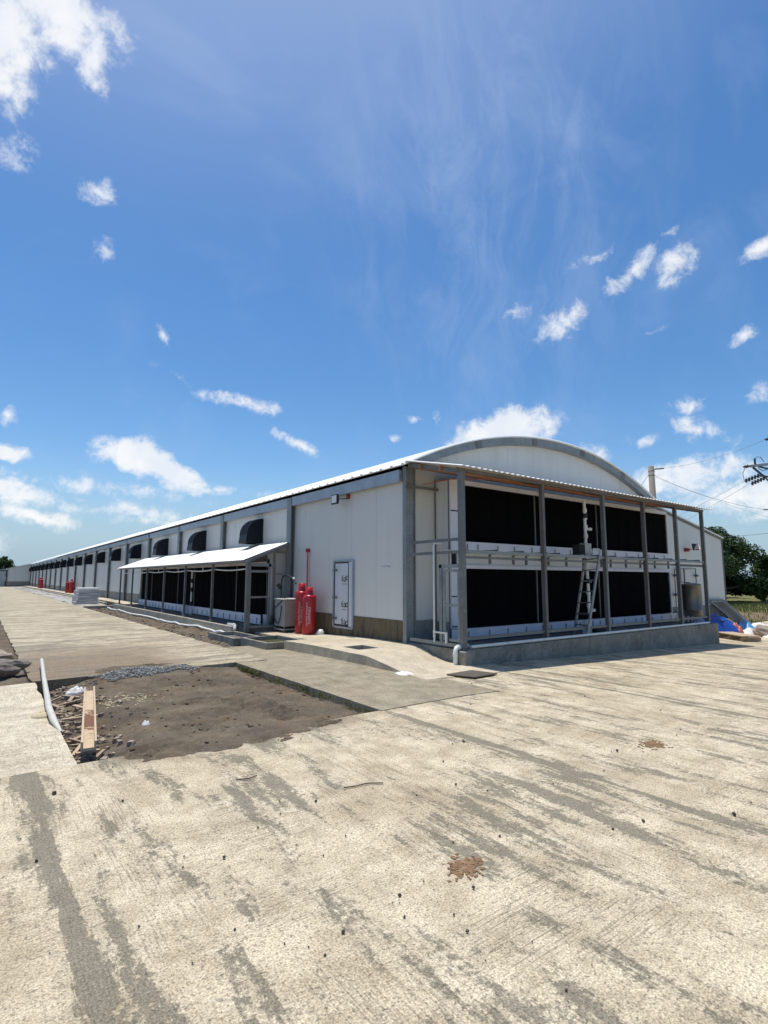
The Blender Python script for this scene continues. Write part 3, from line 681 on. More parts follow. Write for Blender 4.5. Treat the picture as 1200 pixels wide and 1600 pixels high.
# ------------------------------------------------------------------ canopy over the platform
can = thing('front_canopy', (13.4, 7.76, 0.2), 'galvanised steel frame canopy with a white sheet roof in front of the arched gable', 'canopy')
PX = [7.78, 10.42, 12.97, 15.03, 16.94, 18.76]
for i, x in enumerate(PX):
    wv = 0.06 if i == 0 else 0.04
    p = MB().box(x - wv, x + wv, 7.71, 7.81, 0.21, 3.80).build('post', MAT['galv_dull'] if i % 2 == 0 or i > 3 else MAT['rusty'], can)
    MB().box(x - 0.09, x + 0.09, 7.67, 7.85, 0.205, 0.225).build('base_plate', MAT['galv_dull'], p)
def mono_roof(n_len, x0, x1, y0, z0, y1, z1, pitch, t=0.018, axis=0):
    n = round((x1 - x0) / pitch); prof = []
    for i in range(n):
        x = x0 + (x1 - x0) * i / n; prof += [(x, 0), (x + 0.03, t), (x + 0.075, t), (x + 0.105, 0)]
    prof.append((x1, 0)); m = len(prof); mb = MB(); vs = []
    P = lambda u, v, z: (u, v, z) if axis == 0 else (v, u, z)
    for (v, z) in ((y0, z0), (y1, z1)): vs += [P(u, v, z + h) for u, h in prof]
    for (v, z) in ((y0, z0), (y1, z1)): vs += [P(u, v, z + h - 0.012) for u, h in prof]
    fs = [(i, i + 1, m + i + 1, m + i) for i in range(m - 1)] + [(2 * m + i + 1, 2 * m + i, 3 * m + i, 3 * m + i + 1) for i in range(m - 1)]
    fs += [(i + 1, i, 2 * m + i, 2 * m + i + 1) for i in range(m - 1)] + [(m + i, m + i + 1, 3 * m + i + 1, 3 * m + i) for i in range(m - 1)]
    fs += [(0, m, 3 * m, 2 * m), (2 * m - 1, m - 1, 3 * m - 1, 4 * m - 1)]
    if axis: fs = [tuple(reversed(f)) for f in fs]
    return mb.add(vs, fs)
nsh = 11
for i in range(nsh):
    a = 7.62 + (19.2 - 7.62) * i / nsh; b = 7.62 + (19.2 - 7.62) * (i + 1) / nsh
    mono_roof(0, a, b - 0.002, 7.56, 3.875, 9.40, 4.30, 0.175).build('roof_sheet', MAT['canopy_under'], can)
MB().box(7.66, 18.86, 7.72, 7.80, 3.80, 3.87).build('front_beam', MAT['rusty'], can)
MB().box(7.70, 17.2, 8.30, 8.35, 3.90, 4.01).build('purlin', MAT['purlin'], can)
MB().box(7.70, 17.2, 8.95, 9.0, 4.05, 4.15).build('purlin', MAT['purlin'], can)
MB().box(7.72, 19.1, 9.36, 9.40, 4.14, 4.25).build('back_rail', MAT['galv_dull'], can)
for x in PX: MB().bar((x, 7.80, 3.82), (x, 9.38, 4.21), 0.05, 0.09).build('rafter', MAT['rusty'] if x > 8 else MAT['galv_dull'], can)
MB().tube([(8.1, 9.3, 3.78), (8.6, 8.9, 3.9), (9.2, 8.2, 3.86), (11.0, 7.9, 3.80), (13, 7.88, 3.79), (16, 7.88, 3.80), (18, 7.88, 3.80)], 0.012, 6).build('conduit', MAT['orange'], can)
# rails
MB().box(7.86, 18.70, 7.745, 7.80, 2.13, 2.19).build('mid_rail', MAT['galv'], can)
MB().box(7.86, 18.70, 7.815, 7.86, 2.02, 2.07).build('mid_rail', MAT['galv_dull'], can)
MB().box(7.86, 18.70, 7.75, 7.79, 0.39, 0.45).build('lower_rail', MAT['galv_dull'], can)
MB().box(17.0, 18.74, 7.80, 7.84, 2.0, 2.06).build('end_rail', MAT['rusty'], can)
for z in (2.15, 2.41): MB().box(7.76, 7.81, 7.83, 9.41, z - 0.03, z + 0.03).build('side_rail', MAT['galv_dull'], can)
MB().box(7.76, 7.83, 7.83, 9.40, 0.24, 0.31).build('bottom_channel', MAT['galv'], can)
MB().box(7.7, 8.7, 9.45, 9.49, 3.70, 3.76).build('tie_rail', MAT['galv_dull'], can)
gate = MB()
for a in ((7.765, 7.815, 8.36, 8.44, 0.24, 1.90), (7.765, 7.815, 7.83, 8.44, 1.83, 1.90)): gate.box(*a)
gate.build('gate_surround', MAT['galv'], can)
gate = MB()
for a in ((7.77, 7.81, 8.28, 8.335, 0.34, 1.80), (7.77, 7.81, 7.85, 7.905, 0.34, 1.80), (7.77, 7.81, 7.905, 8.28, 1.745, 1.80), (7.77, 7.81, 7.905, 8.28, 0.34, 0.395), (7.77, 7.81, 7.905, 8.28, 1.04, 1.095)): gate.box(*a)
gate.build('gate', MAT['galv'], can)

# ------------------------------------------------------------------ cooling pads on the gable
def pad_unit(z0, z1, tz0, tz1, gz0, gz1, label):
    t = thing('cooling_pad', (14.0, 9.07, z0), label, 'cooling pad', 'black cooling pads on the gable end')
    bx = [8.97, 11.85, 14.78, 17.68, 19.14]
    for a, b in zip(bx[:-1], bx[1:]):
        pn = MB(); x = a + 0.03; nst = round((b - a - 0.06) / 0.2)
        wd = (b - a - 0.06) / nst
        for k in range(nst): pn.box(x + 0.002, x + wd - 0.002, 9.085 + 0.004 * ((k * 7) % 3), 9.10, z0, z1); x += wd
        pn.box(a + 0.02, b - 0.02, 9.10, 9.12, z0, z1)
        pn.build('pad', MAT['pad'], t)
    for x in bx[1:-1]: MB().box(x - 0.018, x + 0.018, 9.055, 9.084, z0, z1).build('divider', MAT['galv_dull'], t)
    MB().box(8.72, 8.965, 9.05, 9.11, gz1 + 0.002, tz1).build('side_trim', MAT['white_trim'], t)
    sb = MB()
    for f in (0.02, 0.52): sb.box(8.715, 8.97, 9.035, 9.049, z0 + (z1 - z0) * f, z0 + (z1 - z0) * f + 0.025)
    sb.build('strap', MAT['black'], t)
    MB().box(19.142, 19.18, 9.06, 9.11, gz1, tz1).build('side_trim', MAT['white_trim'], t)
    MB().box(8.966, 19.14, 9.03, 9.11, tz0, tz1).build('head_trim', MAT['white_trim'], t)
    # trough: front face with a rolled lip, floor and short straps
    bx_ = 8.60
    n = 9
    for k in range(n):
        a = bx_ + (19.2 - bx_) * k / n; b = bx_ + (19.2 - bx_) * (k + 1) / n
        MB().box(a + .001, b - .001, 8.92, 8.945, gz0, gz1).box(a + .001, b - .001, 8.905, 8.92, gz1 - 0.02, gz1).box(a + .001, b - .001, 8.945, 9.08, gz0, gz0 + 0.02).build('gutter', MAT['white_trim'], t)
    random.seed(int(z0 * 100))
    x = 9.1
    while x < 19.1:
        MB().box(x - 0.009, x + 0.009, 8.892, 8.905, gz0 - 0.02, gz1 - 0.06).build('bracket', MAT['galv_dull'], t)
        x += random.choice((0.62, 0.66, 0.70, 0.36))
    return t
up_ = pad_unit(2.47, 3.84, 3.845, 3.955, 2.25, 2.47, 'black upper cooling pad under the canopy roof of the gable end')
lo_ = pad_unit(0.48, 1.84, 1.845, 1.93, 0.20, 0.47, 'black lower cooling pad behind the ladder, just above the platform')
# hanging angle brackets below the upper gutter
random.seed(3); x = 8.95
while x < 19.0:
    MB().box(x, x + 0.05, 8.85, 8.90, 1.96, 2.19).box(x, x + 0.05, 7.87, 8.85, 2.195, 2.235).box(x + 0.05, x + 0.17, 8.85, 8.89, 2.195, 2.225).build('support_bracket', MAT['galv_dull'], up_)
    x += random.choice((0.8, 0.86, 0.5, 0.92))

# ------------------------------------------------------------------ pipes and fittings on the platform
tag(MB().tube([(7.92, 7.69, 0.262), (18.62, 7.69, 0.25)], 0.034, 10).build('drain_pipe', MAT['pvc']), 'long white drain pipe lying along the front edge of the platform', 'pipe')
el = MB().tube([(8.0, 7.86, 0.26), (7.70, 7.80, 0.265), (7.60, 7.78, 0.255), (7.575, 7.775, 0.21), (7.57, 7.775, 0.14), (7.57, 7.775, -0.12)], 0.045, 12)
el.tube([(7.74, 7.808, 0.264), (7.66, 7.792, 0.264)], 0.055, 12).tube([(7.571, 7.775, 0.16), (7.571, 7.775, 0.09)], 0.055, 12)
tag(el.build('drain_elbow', MAT['pvc']), 'short white elbow pipe turning down over the left corner of the platform', 'pipe')
vp = MB().tube([(7.73, 8.56, 0.30), (7.73, 8.56, 2.30), (7.76, 8.56, 2.36), (7.95, 8.56, 2.36)], 0.02, 8).tube([(7.73, 8.56, 0.50), (7.73, 8.2, 0.50)], 0.02, 8).tube([(7.73, 8.2, 0.52), (7.73, 8.2, 0.3)], 0.028, 8)
for z in (0.5, 0.42): vp.tube([(7.73, 8.56, z - .03), (7.73, 8.56, z + .03)], 0.03, 8)
tag(vp.build('riser_pipe', MAT['pvc']), 'thin white riser pipe standing by the gate frame at the corner of the house', 'pipe')

cx, cy = 13.0, 8.3
rp = thing('valve_pipe', (cx, cy, 0.18), 'cream vertical pipe with black couplings and side taps in the middle of the pads', 'pipe')
q = MB().tube([(cx, cy, 0.18), (cx + .01, cy, 1.2), (cx - .02, cy, 2.1), (cx - .01, cy, 3.72)], 0.04, 10)
for z in (0.9, 1.25, 2.75, 3.0, 3.25, 3.45): q.tube([(cx, cy, z - .05), (cx, cy, z + .05)], 0.055, 10)
q.build('riser', MAT['pvc'], rp)
for z in (0.62, 1.55, 2.45, 3.3): MB().tube([(cx, cy, z - .06), (cx, cy, z + .06)], 0.062, 10).build('coupling', MAT['black'], rp)
for z in (2.95, 0.78): MB().tube([(cx + .03, cy, z), (cx + .16, cy - .03, z)], 0.032, 8).tube([(cx + .13, cy - .03, z), (cx + .20, cy - .03, z)], 0.045, 8).build('side_tap', MAT['pvc'], rp)
MB().tube([(cx, cy, 1.58), (cx + .09, cy - .05, 1.52)], 0.02, 6).build('valve_handle', MAT['skyblue'], rp)

pb = thing('pump_box', (12.35, 7.95, 2.2), 'small grey control box with a black motor on the middle rail above the ladder', 'pump')
bevel(MB().box(12.30, 12.58, 7.88, 8.06, 2.24, 2.52).build('box', MAT['cabinet'], pb), 0.01)
mo = MB().box(12.02, 12.28, 7.88, 8.06, 2.22, 2.46)
for k in range(7): mo.box(12.03 + .035 * k, 12.045 + .035 * k, 7.865, 8.075, 2.23, 2.47)
mo.build('motor', MAT['black'], pb)
MB().tube([(12.70, 7.92, 2.24), (12.70, 7.92, 2.34), (12.74, 7.92, 2.38), (12.98, 7.92, 2.38), (13.0, 7.92, 2.34), (13.0, 7.92, 2.22)], 0.025, 8).build('outlet_pipe', MAT['pvc'], pb)
fp = thing('floor_pump', (12.95, 8.05, 0.17), 'small dark pump with a white outlet pipe at the foot of the ladder', 'pump')
MB().box(12.85, 13.15, 8.0, 8.2, 0.17, 0.36).tube([(13.15, 8.1, 0.27), (13.35, 8.1, 0.27)], 0.07, 10).build('casing', MAT['black'], fp)
MB().tube([(13.0, 8.0, 0.40), (13.35, 7.97, 0.40), (13.38, 7.97, 0.36), (13.38, 7.97, 0.2)], 0.03, 8).build('outlet_pipe', MAT['pvc'], fp)
bevel(MB().box(12.60, 12.80, 8.10, 8.26, 0.17, 0.55).build('filter_can', MAT['white_trim'], fp), 0.015)

# ladder
lad = thing('step_ladder', (12.15, 8.0, 0.2), 'grey metal ladder leaning on the middle rail before the cooling pads', 'ladder')
fr_, fl_, tr_, tl_ = Vector((11.93, 7.70, 0.20)), Vector((12.33, 8.33, 0.175)), Vector((12.66, 7.72, 2.22)), Vector((12.62, 8.10, 2.18))
ld = MAT['galv']
MB().bar(fr_, tr_, 0.07, 0.035, (0, 1, 0)).build('side_rail', ld, lad); MB().bar(fl_, tl_, 0.07, 0.035, (0, 1, 0)).build('side_rail', ld, lad)
for k in range(1, 8):
    t = k / 7.3; MB().bar(fr_.lerp(tr_, t), fl_.lerp(tl_, t), 0.07, 0.028).build('rung', ld, lad)

# water tank
tk = thing('water_tank', (19.0, 8.25, 0.19), 'dull stainless steel water tank on short legs at the far end of the platform', 'water tank')
tx, ty = 18.97, 8.3
MB().lathe([(0.0, 0.42), (0.285, 0.42), (0.29, 0.44), (0.29, 0.60), (0.297, 0.605), (0.297, 0.62), (0.29, 0.625), (0.29, 1.40), (0.297, 1.405), (0.297, 1.43), (0.28, 1.45), (0.1, 1.49), (0.0, 1.49)], tx, ty, 28).build('shell', MAT['steel'], tk)
for a in (45, 135, 225, 315): MB().bar((tx + .22 * math.cos(R(a)), ty + .22 * math.sin(R(a)), 0.19), (tx + .22 * math.cos(R(a)), ty + .22 * math.sin(R(a)), 0.42), 0.05, 0.05).build('leg', MAT['galv_dull'], tk)
MB().tube([(tx - .05, ty, 1.49), (tx - .05, ty + .3, 1.52), (tx - .05, ty + .3, 1.9)], 0.02, 6).build('pipe_stub', MAT['galv_dull'], tk)
wp = thing('wall_pipework', (20.6, 9.5, 1.0), 'thin grey pipes with small valves on the wall behind the steel tank', 'pipes')
MB().tube([(20.45, 9.52, 0.2), (20.5, 9.52, 1.98), (22.2, 9.52, 2.02), (22.2, 9.52, 1.3)], 0.02, 6).build('supply_pipe', MAT['galv_dull'], wp)
MB().tube([(21.2, 9.5, 2.02), (21.2, 9.5, 1.25)], 0.032, 6).build('drop_pipe', MAT['galv_dull'], wp)
for x, z in ((20.5, 1.75), (20.45, 1.05), (22.2, 1.75), (20.45, 0.4)): MB().tube([(x - .08, 9.5, z), (x + .08, 9.5, z)], 0.05, 8).build('valve', MAT['ceramic'], wp)

# floodlights
def floodlight(loc, sx, label):
    x, y, z = loc; t = thing('floodlight', loc, label, 'floodlight', 'floodlights on the house walls')
    if sx == 'w':
        bevel(MB().box(x - 0.30, x - 0.24, y - 0.02, y + 0.30, z - 0.13, z + 0.13).build('lamp_head', MAT['black'], t), 0.01)
        MB().box(x - 0.306, x - 0.301, y + 0.02, y + 0.26, z - 0.10, z + 0.10).build('lamp_glass', MAT['glass'], t)
        MB().bar((x - 0.24, y + .05, z), (x + 0.04, y - .08, z + .02), 0.03, 0.02).build('bracket', MAT['black'], t)
        MB().lathe([(0, z + .02), (.055, z + .02), (.055, z + .12), (0, z + .12)], x - 0.02, y - 0.12, 10).build('junction_box', MAT['dkred'], t)
    else:
        MB().bar((x, y - .30, z - .02), (x + .34, y - .12, z + .22), 0.22, 0.04).build('lamp_head', MAT['black'], t)
        MB().bar((x + .02, y - .345, z - .01), (x + .33, y - .16, z + .215), 0.17, 0.012).build('lamp_glass', MAT['glass'], t)
        MB().bar((x - .05, y - .15, z), (x - .05, y + .05, z), 0.03, 0.03).build('bracket', MAT['black'], t)
        MB().box(x - .18, x - .04, y - .08, y + .05, z - .08, z + .05).build('junction_box', MAT['dkred'], t)
floodlight((7.78, 12.1, 3.72), 'w', 'small white faced floodlight high on the long side wall above the narrow door')
floodlight((21.7, 9.53, 2.74), 's', 'small dark floodlight on the low wing wall above the steel tank')

# ------------------------------------------------------------------ side canopy with its own pads
sd = thing('side_platform', (7.0, 24.0, 0.0), 'low concrete platform with a kerb under the side canopy', 'platform')
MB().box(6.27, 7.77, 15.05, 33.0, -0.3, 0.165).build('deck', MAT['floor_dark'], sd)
slab('kerb', [6.08, 6.26], lin(15.7, 33.1, 0.3), lambda x, y: 0.185 + 0.005 * fbm(x, y, 2, 2), 0.5, MAT['kerb'], sd, jit=0.01)
sc2 = thing('side_canopy', (6.3, 15.2, 0.1), 'lean-to canopy with bright white roof sheets along the side of the long house', 'canopy')
SY = [15.05, 18.05, 21.05, 24.0, 26.95, 29.9, 32.8]
for i, y in enumerate(SY):
    wv = 0.06 if i == 0 else 0.035
    p = MB().box(6.30 - wv, 6.30 + wv, y - wv, y + wv, 0.06 if i == 0 else 0.185, 2.08).build('post', MAT['galv_dull'], sc2)
    MB().lathe([(0, 0.165), (0.075, 0.165), (0.07, 0.23), (0.05, 0.25), (0, 0.25)], 6.30, y, 10).build('footing', MAT['kerb'], p) if i else None
for i in range(17):
    a = 15.2 + 18.1 * i / 17; b = 15.2 + 18.1 * (i + 1) / 17
    mono_roof(0, a, b - .002, 6.17, 2.14, 7.66, 2.735, 0.21, axis=1).build('roof_sheet', MAT['canopy_under'], sc2)
MB().box(6.26, 6.34, 15.0, 33.2, 2.075, 2.135).build('front_beam', MAT['galv'], sc2)
MB().box(7.0, 7.05, 15.3, 33.2, 2.36, 2.44).build('purlin', MAT['galv_dull'], sc2)
for y in SY: MB().bar((6.30, y + .1, 2.10), (7.66, y + .1, 2.665), 0.04, 0.08).build('rafter', MAT['galv_dull'], sc2)
MB().box(7.18, 7.24, 15.21, 15.27, 0.17, 2.45).build('rear_post', MAT['galv_dull'], sc2)
MB().box(6.38, 7.77, 15.02, 15.07, 0.17, 0.23).build('bottom_channel', MAT['galv'], sc2)
fr = MB()
for a in ((6.40, 6.46, 15.2, 15.25, 0.24, 1.86), (7.02, 7.09, 15.2, 15.25, 0.24, 2.05), (6.46, 7.02, 15.2, 15.25, 1.78, 1.85), (6.46, 7.02, 15.2, 15.25, 1.02, 1.08), (6.36, 7.18, 15.2, 15.25, 1.96, 2.06)): fr.box(*a)
fr.build('door_frame', MAT['galv'], sc2)
MB().box(7.24, 7.78, 15.22, 15.25, 1.72, 1.76).build('tie_rail', MAT['galv_dull'], sc2)
pp = MB(); pts = []
for k in range(49):
    y = 15.15 + 17.0 * k / 48; pts.append((6.36, y, 1.90 - 0.045 * abs(math.sin(math.pi * (y - 15.05) / 2.98))))
pp.tube(pts, 0.022, 8)
for y in SY[1:]: pp.tube([(6.36, y + 1.2, 1.87), (6.36, y + 1.2, 2.07)], 0.015, 6)
pp.build('sagging_pipe', MAT['pvc'], sc2)
# pads facing the road
spd = thing('side_cooling_pad', (7.1, 23.5, 0.2), 'long black cooling pad in the shade under the side canopy', 'cooling pad')
n = 7
for k in range(n):
    a = 15.66 + (31.5 - 15.66) * k / n; b = 15.66 + (31.5 - 15.66) * (k + 1) / n
    pn = MB().box(7.13, 7.15, a + .02, b - .02, 0.5, 2.03); m = 11
    for j in range(m):
        u0 = a + .02 + (b - a - .04) * j / m; pn.box(7.112 + .004 * (j % 3), 7.13, u0 + .002, u0 + (b - a - .04) / m - .002, 0.5, 2.03)
    pn.build('pad', MAT['pad'], spd)
    if k: MB().box(7.08, 7.11, a - .018, a + .018, 0.5, 2.03).build('divider', MAT['galv_dull'], spd)
    for j in range(2):
        c0 = a + (b - a) * j / 2; c1 = a + (b - a) * (j + 1) / 2
        MB().box(6.99, 7.01, c0 + .001, c1 - .001, 0.20, 0.49).box(7.01, 7.10, c0 + .001, c1 - .001, 0.2, 0.22).build('gutter', MAT['white_trim'], spd)
y = 15.9
while y < 31.4: MB().box(6.975, 6.989, y - .01, y + .01, 0.22, 0.40).build('bracket', MAT['galv_dull'], spd); y += 0.57
MB().box(7.08, 7.16, 15.64, 31.52, 2.03, 2.12).build('head_trim', MAT['white_trim'], spd)
MB().box(7.16, 7.22, 15.60, 15.655, 0.17, 2.2).box(7.16, 7.79, 15.60, 15.64, 0.2, 2.4).build('end_panel', MAT['white'], spd)
MB().box(7.05, 7.79, 31.53, 31.58, 0.2, 2.4).build('end_panel', MAT['white'], spd)
MB().box(7.045, 7.79, 31.585, 31.6, 0.16, 0.9).build('end_plinth', MAT['grey_base'], spd)
MB().tube([(7.20, 15.40, 0.3), (7.20, 15.40, 2.1)], 0.045, 10).build('downpipe', MAT['pvc'], spd)
sv = thing('valve_pipe', (6.85, 22.0, 0.17), 'white and black vertical pipe with taps under the side canopy', 'pipe')
MB().tube([(6.85, 22.0, 0.17), (6.85, 22.0, 1.9)], 0.04, 8).build('riser', MAT['pvc'], sv)
for z in (0.6, 1.15, 1.5): MB().tube([(6.85, 22.0, z - .08), (6.85, 22.0, z + .08)], 0.055, 8).build('coupling', MAT['black'], sv)
bevel(MB().box(6.72, 6.98, 22.4, 22.75, 0.17, 0.52).build('filter_can', MAT['white_trim'], sv), 0.02)
hp = []
for k in range(40):
    y = 33.0 - 17.2 * k / 39; hp.append((5.80 + 0.2 * ss((26 - y) / 9) + 0.03 * math.sin(y * 1.1), y, dirt_h(5.85, y) + 0.05))
hp += [(6.05, 15.6, 0.0), (6.12, 15.5, 0.02)]
tag(MB().tube(hp, 0.04, 8).build('drain_hose', MAT['pvc']), 'long white hose lying on the bare soil beside the side canopy kerb', 'hose')
ke = MB().tube([(6.24, 16.3, 0.22), (6.22, 15.75, 0.22), (6.18, 15.62, 0.2), (6.17, 15.6, 0.1)], 0.05, 10).tube([(6.215, 15.78, 0.22), (6.18, 15.63, 0.21)], 0.062, 10)
tag(ke.build('pipe_elbow', MAT['pvc']), 'white pipe elbow at the near end of the side canopy kerb', 'pipe')

# concrete basins
def basin(x0, x1, y0, y1, zt, fill, label):
    t = thing('concrete_basin', ((x0 + x1) / 2, (y0 + y1) / 2, -0.1), label, 'basin', 'shallow basins beside the side canopy'); w = 0.085
    slab('rim', [x0, x0 + w], lin(y0, y1, .12), lambda x, y: zt + .004 * fbm(x, y, 4, 2), .35, MAT['cement'], t, jit=.006)
    slab('rim', [x1 - w, x1], lin(y0, y1, .12), lambda x, y: zt + .003, .35, MAT['cement'], t, jit=.004)
    slab('rim', lin(x0 + w + .001, x1 - w - .001, .12), [y0, y0 + w], lambda x, y: zt - .003, .35, MAT['cement'], t, jit=.006)
    slab('rim', lin(x0 + w + .001, x1 - w - .001, .12), [y1 - w, y1], lambda x, y: zt - .003, .35, MAT['cement'], t, jit=.006)
    MB().box(x0 + .05, x1 - .05, y0 + .05, y1 - .05, zt - .3, zt - .10).build('filling', fill, t)
basin(5.47, 6.53, 11.90, 13.44, 0.105, MAT['moss'], 'near shallow concrete basin with mossy green water beside the apron')
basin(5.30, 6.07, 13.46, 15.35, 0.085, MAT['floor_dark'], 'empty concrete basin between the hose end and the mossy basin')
bevel(structure(MB().box(4.72, 6.5, 33.9, 34.15, -0.2, 0.08).build('kerb', MAT['kerb'])), 0.015)
bevel(structure(MB().box(6.25, 6.42, 37.0, 118.0, -0.2, 0.13).build('kerb', MAT['kerb'])), 0.015)
bevel(structure(MB().box(5.75, 5.9, 39.0, 80.0, -0.2, 0.06).build('kerb', MAT['kerb'])), 0.015)

# ------------------------------------------------------------------ red gas bottles, cabinet, pump, pole
def bottle(x, y, z, h, r, label, prints=True, detail=True):
    t = thing('gas_cylinder', (x, y, z), label, 'gas cylinder', 'red cylinders standing along the long wall')
    b = h * 0.84
    MB().lathe([(0, 0), (r * .95, 0), (r, .03), (r, b - .10), (r * .97, b - .05), (r * .85, b - .012), (r * .62, b), (0, b)], 0, 0, 24).build('body', MAT['red'], t, loc=(0, 0, 0))
    if not detail:
        MB().lathe([(r * .5, b - .01), (r * .5, h), (r * .44, h), (r * .44, b)], 0, 0, 12).build('collar', MAT['red'], t, loc=(0, 0, 0)); return t
    c = MB().lathe([(r * .55, b - .012), (r * .55, h), (r * .50, h), (r * .50, b - .012)], 0, 0, 18).build('collar', MAT['red'], t, loc=(0, 0, 0))
    MB().lathe([(0, b), (.03, b), (.03, b + .09), (.045, b + .10), (.045, b + .13), (0, b + .13)], 0, 0, 10).build('valve', MAT['steel'], t, loc=(0, 0, 0))
    if prints:
        for s_, ang, zc, sz in (('LIQUEFIED PETROLEUM', 222, .55, .062), ('FLAMMABLE', 244, .52, .085)):
            me = text_mesh(s_, sz, MAT['print'], 'print ' + s_)
            # wrap the word round the barrel, reading upwards
            for v in me.vertices:
                th = R(ang) - (v.co.y / r); rr_ = r + 0.002 + v.co.z
                zz_ = zc + v.co.x
                v.co = (rr_ * math.cos(th), rr_ * math.sin(th), zz_)
            link('lettering', me, t, (0, 0, 0))
    return t
bottle(7.39, 13.33, 0.08, 1.28, 0.188, 'nearer red gas cylinder with white upright lettering against the long wall')
bottle(7.44, 13.86, 0.07, 1.40, 0.188, 'farther and taller red gas cylinder, half hidden behind its twin')
bottle(7.33, 61.0, 0.14, 1.35, 0.20, 'larger red cylinder near the wall beyond the board stack', False, False)
bottle(7.15, 62.6, 0.14, 1.25, 0.17, 'slimmer red cylinder behind the one beyond the board stack', False, False)
bottle(7.25, 92.0, 0.14, 1.5, 0.22, 'small distant red cylinder near the far end of the long wall', False, False)
bottle(7.25, 94.5, 0.14, 1.5, 0.22, 'farthest red cylinder, a speck by the far end of the wall', False, False)
# round foot behind the nearer bottle
tag(MB().lathe([(0, .0), (.09, .0), (.11, .05), (.11, .16), (.06, .22), (0, .23)], 7.58, 13.02, 14).build('round_tin', MAT['pvc']), 'small round pale tin on the ground beside the red cylinder', 'tin')
cb = thing('pressure_cabinet', (7.35, 14.6, 0.05), 'battered grey metal cabinet with a looped black hose beside the red cylinders', 'cabinet')
bevel(MB().box(7.12, 7.60, 14.32, 14.95, 0.22, 0.98).build('body', MAT['cabinet'], cb), 0.02)
bevel(MB().box(7.10, 7.62, 14.30, 14.97, 0.981, 1.02).build('lid', MAT['white'], cb), 0.01)
for x, y in ((7.15, 14.35), (7.57, 14.35), (7.15, 14.92), (7.57, 14.92)): MB().box(x - .02, x + .02, y - .02, y + .02, 0.03, 0.22).build('leg', MAT['galv_dull'], cb)
MB().tube([(7.11, 14.32, 0.14), (7.11, 14.95, 0.14)], 0.025, 8).tube([(7.11, 14.32, 0.14), (7.6, 14.32, 0.14)], 0.025, 8).build('base_tube', MAT['cabinet'], cb)
hs = [(7.09, 14.62 + .26 * math.sin(a), 0.60 + .36 * math.cos(a)) for a in [R(-100 + 20 * k) for k in range(17)]]
MB().tube([(7.2, 14.6, 1.04)] + [(7.09, 14.70 - 0.24 * math.cos(R(k * 18)), 0.72 - 0.42 * math.sin(R(k * 18))) for k in range(11)] + [(7.09, 14.46, 0.95), (7.2, 14.4, 1.05)], 0.014, 8).build('hose', MAT['black'], cb)
MB().tube([(7.3, 14.9, 1.02), (7.28, 14.85, 1.3), (7.26, 14.8, 1.55), (7.24, 14.68, 1.68), (7.2, 14.4, 1.70), (7.18, 14.1, 1.66), (7.18, 13.85, 1.56), (7.19, 13.75, 1.45)], 0.022, 8).build('hose', MAT['black'], cb)
MB().tube([(7.27, 14.86, 1.28), (7.22, 14.95, 1.42)], [0.03, 0.07], 8).build('hose_gun', MAT['black'], cb)
MB().tube([(7.18, 13.9, 1.58), (7.17, 13.86, 1.62)], 0.03, 8).build('gauge', MAT['glass'], cb)
wpmp = thing('water_pump', (7.4, 15.2, 0.1), 'black water pump with tangled hoses beside the grey cabinet', 'pump')
MB().tube([(7.2, 15.15, 0.45), (7.55, 15.15, 0.45)], 0.13, 12).box(7.22, 7.5, 15.06, 15.2, 0.25, 0.36).build('motor', MAT['black'], wpmp)
MB().tube([(7.3, 15.1, 0.5), (7.2, 15.0, 0.62), (7.1, 15.02, 0.5), (7.12, 15.05, 0.3), (7.2, 15.0, 0.22), (7.4, 15.0, 0.24)], 0.02, 8).build('hose', MAT['black'], wpmp)
MB().box(7.18, 7.6, 15.03, 15.19, 0.04, 0.25).build('base', MAT['rusty'], wpmp)
bk = MB().lathe([(0, 0.17), (.12, .17), (.15, .50), (.155, .51), (.13, .51), (.0, .49)], 7.12, 15.42, 16)
tag(bk.build('white_bucket', MAT['white_trim']), 'white plastic bucket in the corner behind the cylinders', 'bucket')
gr = thing('level_rod', (7.72, 14.1, 1.2), 'thin orange rod with a red knob upright against the long wall', 'rod')
MB().tube([(7.74, 14.12, 0.9), (7.74, 14.12, 2.38)], 0.022, 8).build('rod', MAT['orange'], gr)
MB().lathe([(0, 2.36), (.05, 2.38), (.065, 2.43), (.05, 2.48), (0, 2.5)], 7.735, 14.12, 12).build('knob', MAT['red'], gr)
for k, (y, z) in enumerate(((13.35, 2.55), (13.95, 2.62))):
    tag(MB().box(7.797, 7.80, y - .12 + .06 * k, y + .10 - .05 * k, z - .04, z + .035).build('paper_label', MAT['print']), ('torn pale paper label on the wall right of the orange rod', 'tiny white paper scrap on the wall above the orange rod')[k], 'label')
# cover plate
tag(bevel(MB().add([(6.46, 6.86, gz(6.5, 7) + .012), (6.66, 6.40, gz(6.6, 6.4) + .012), (7.33, 6.50, gz(7.3, 6.5) + .012), (7.20, 6.99, gz(7.2, 7) + .012),
      (6.46, 6.86, gz(6.5, 7) + .035), (6.66, 6.40, gz(6.6, 6.4) + .035), (7.33, 6.50, gz(7.3, 6.5) + .035), (7.20, 6.99, gz(7.2, 7) + .035)],
      [(3, 2, 1, 0), (4, 5, 6, 7), (0, 1, 5, 4), (1, 2, 6, 5), (2, 3, 7, 6), (3, 0, 4, 7)]).build('cover_plate', MAT['plate']), 0.004), 'dark rusty steel plate lying on the concrete by the platform corner', 'steel plate')

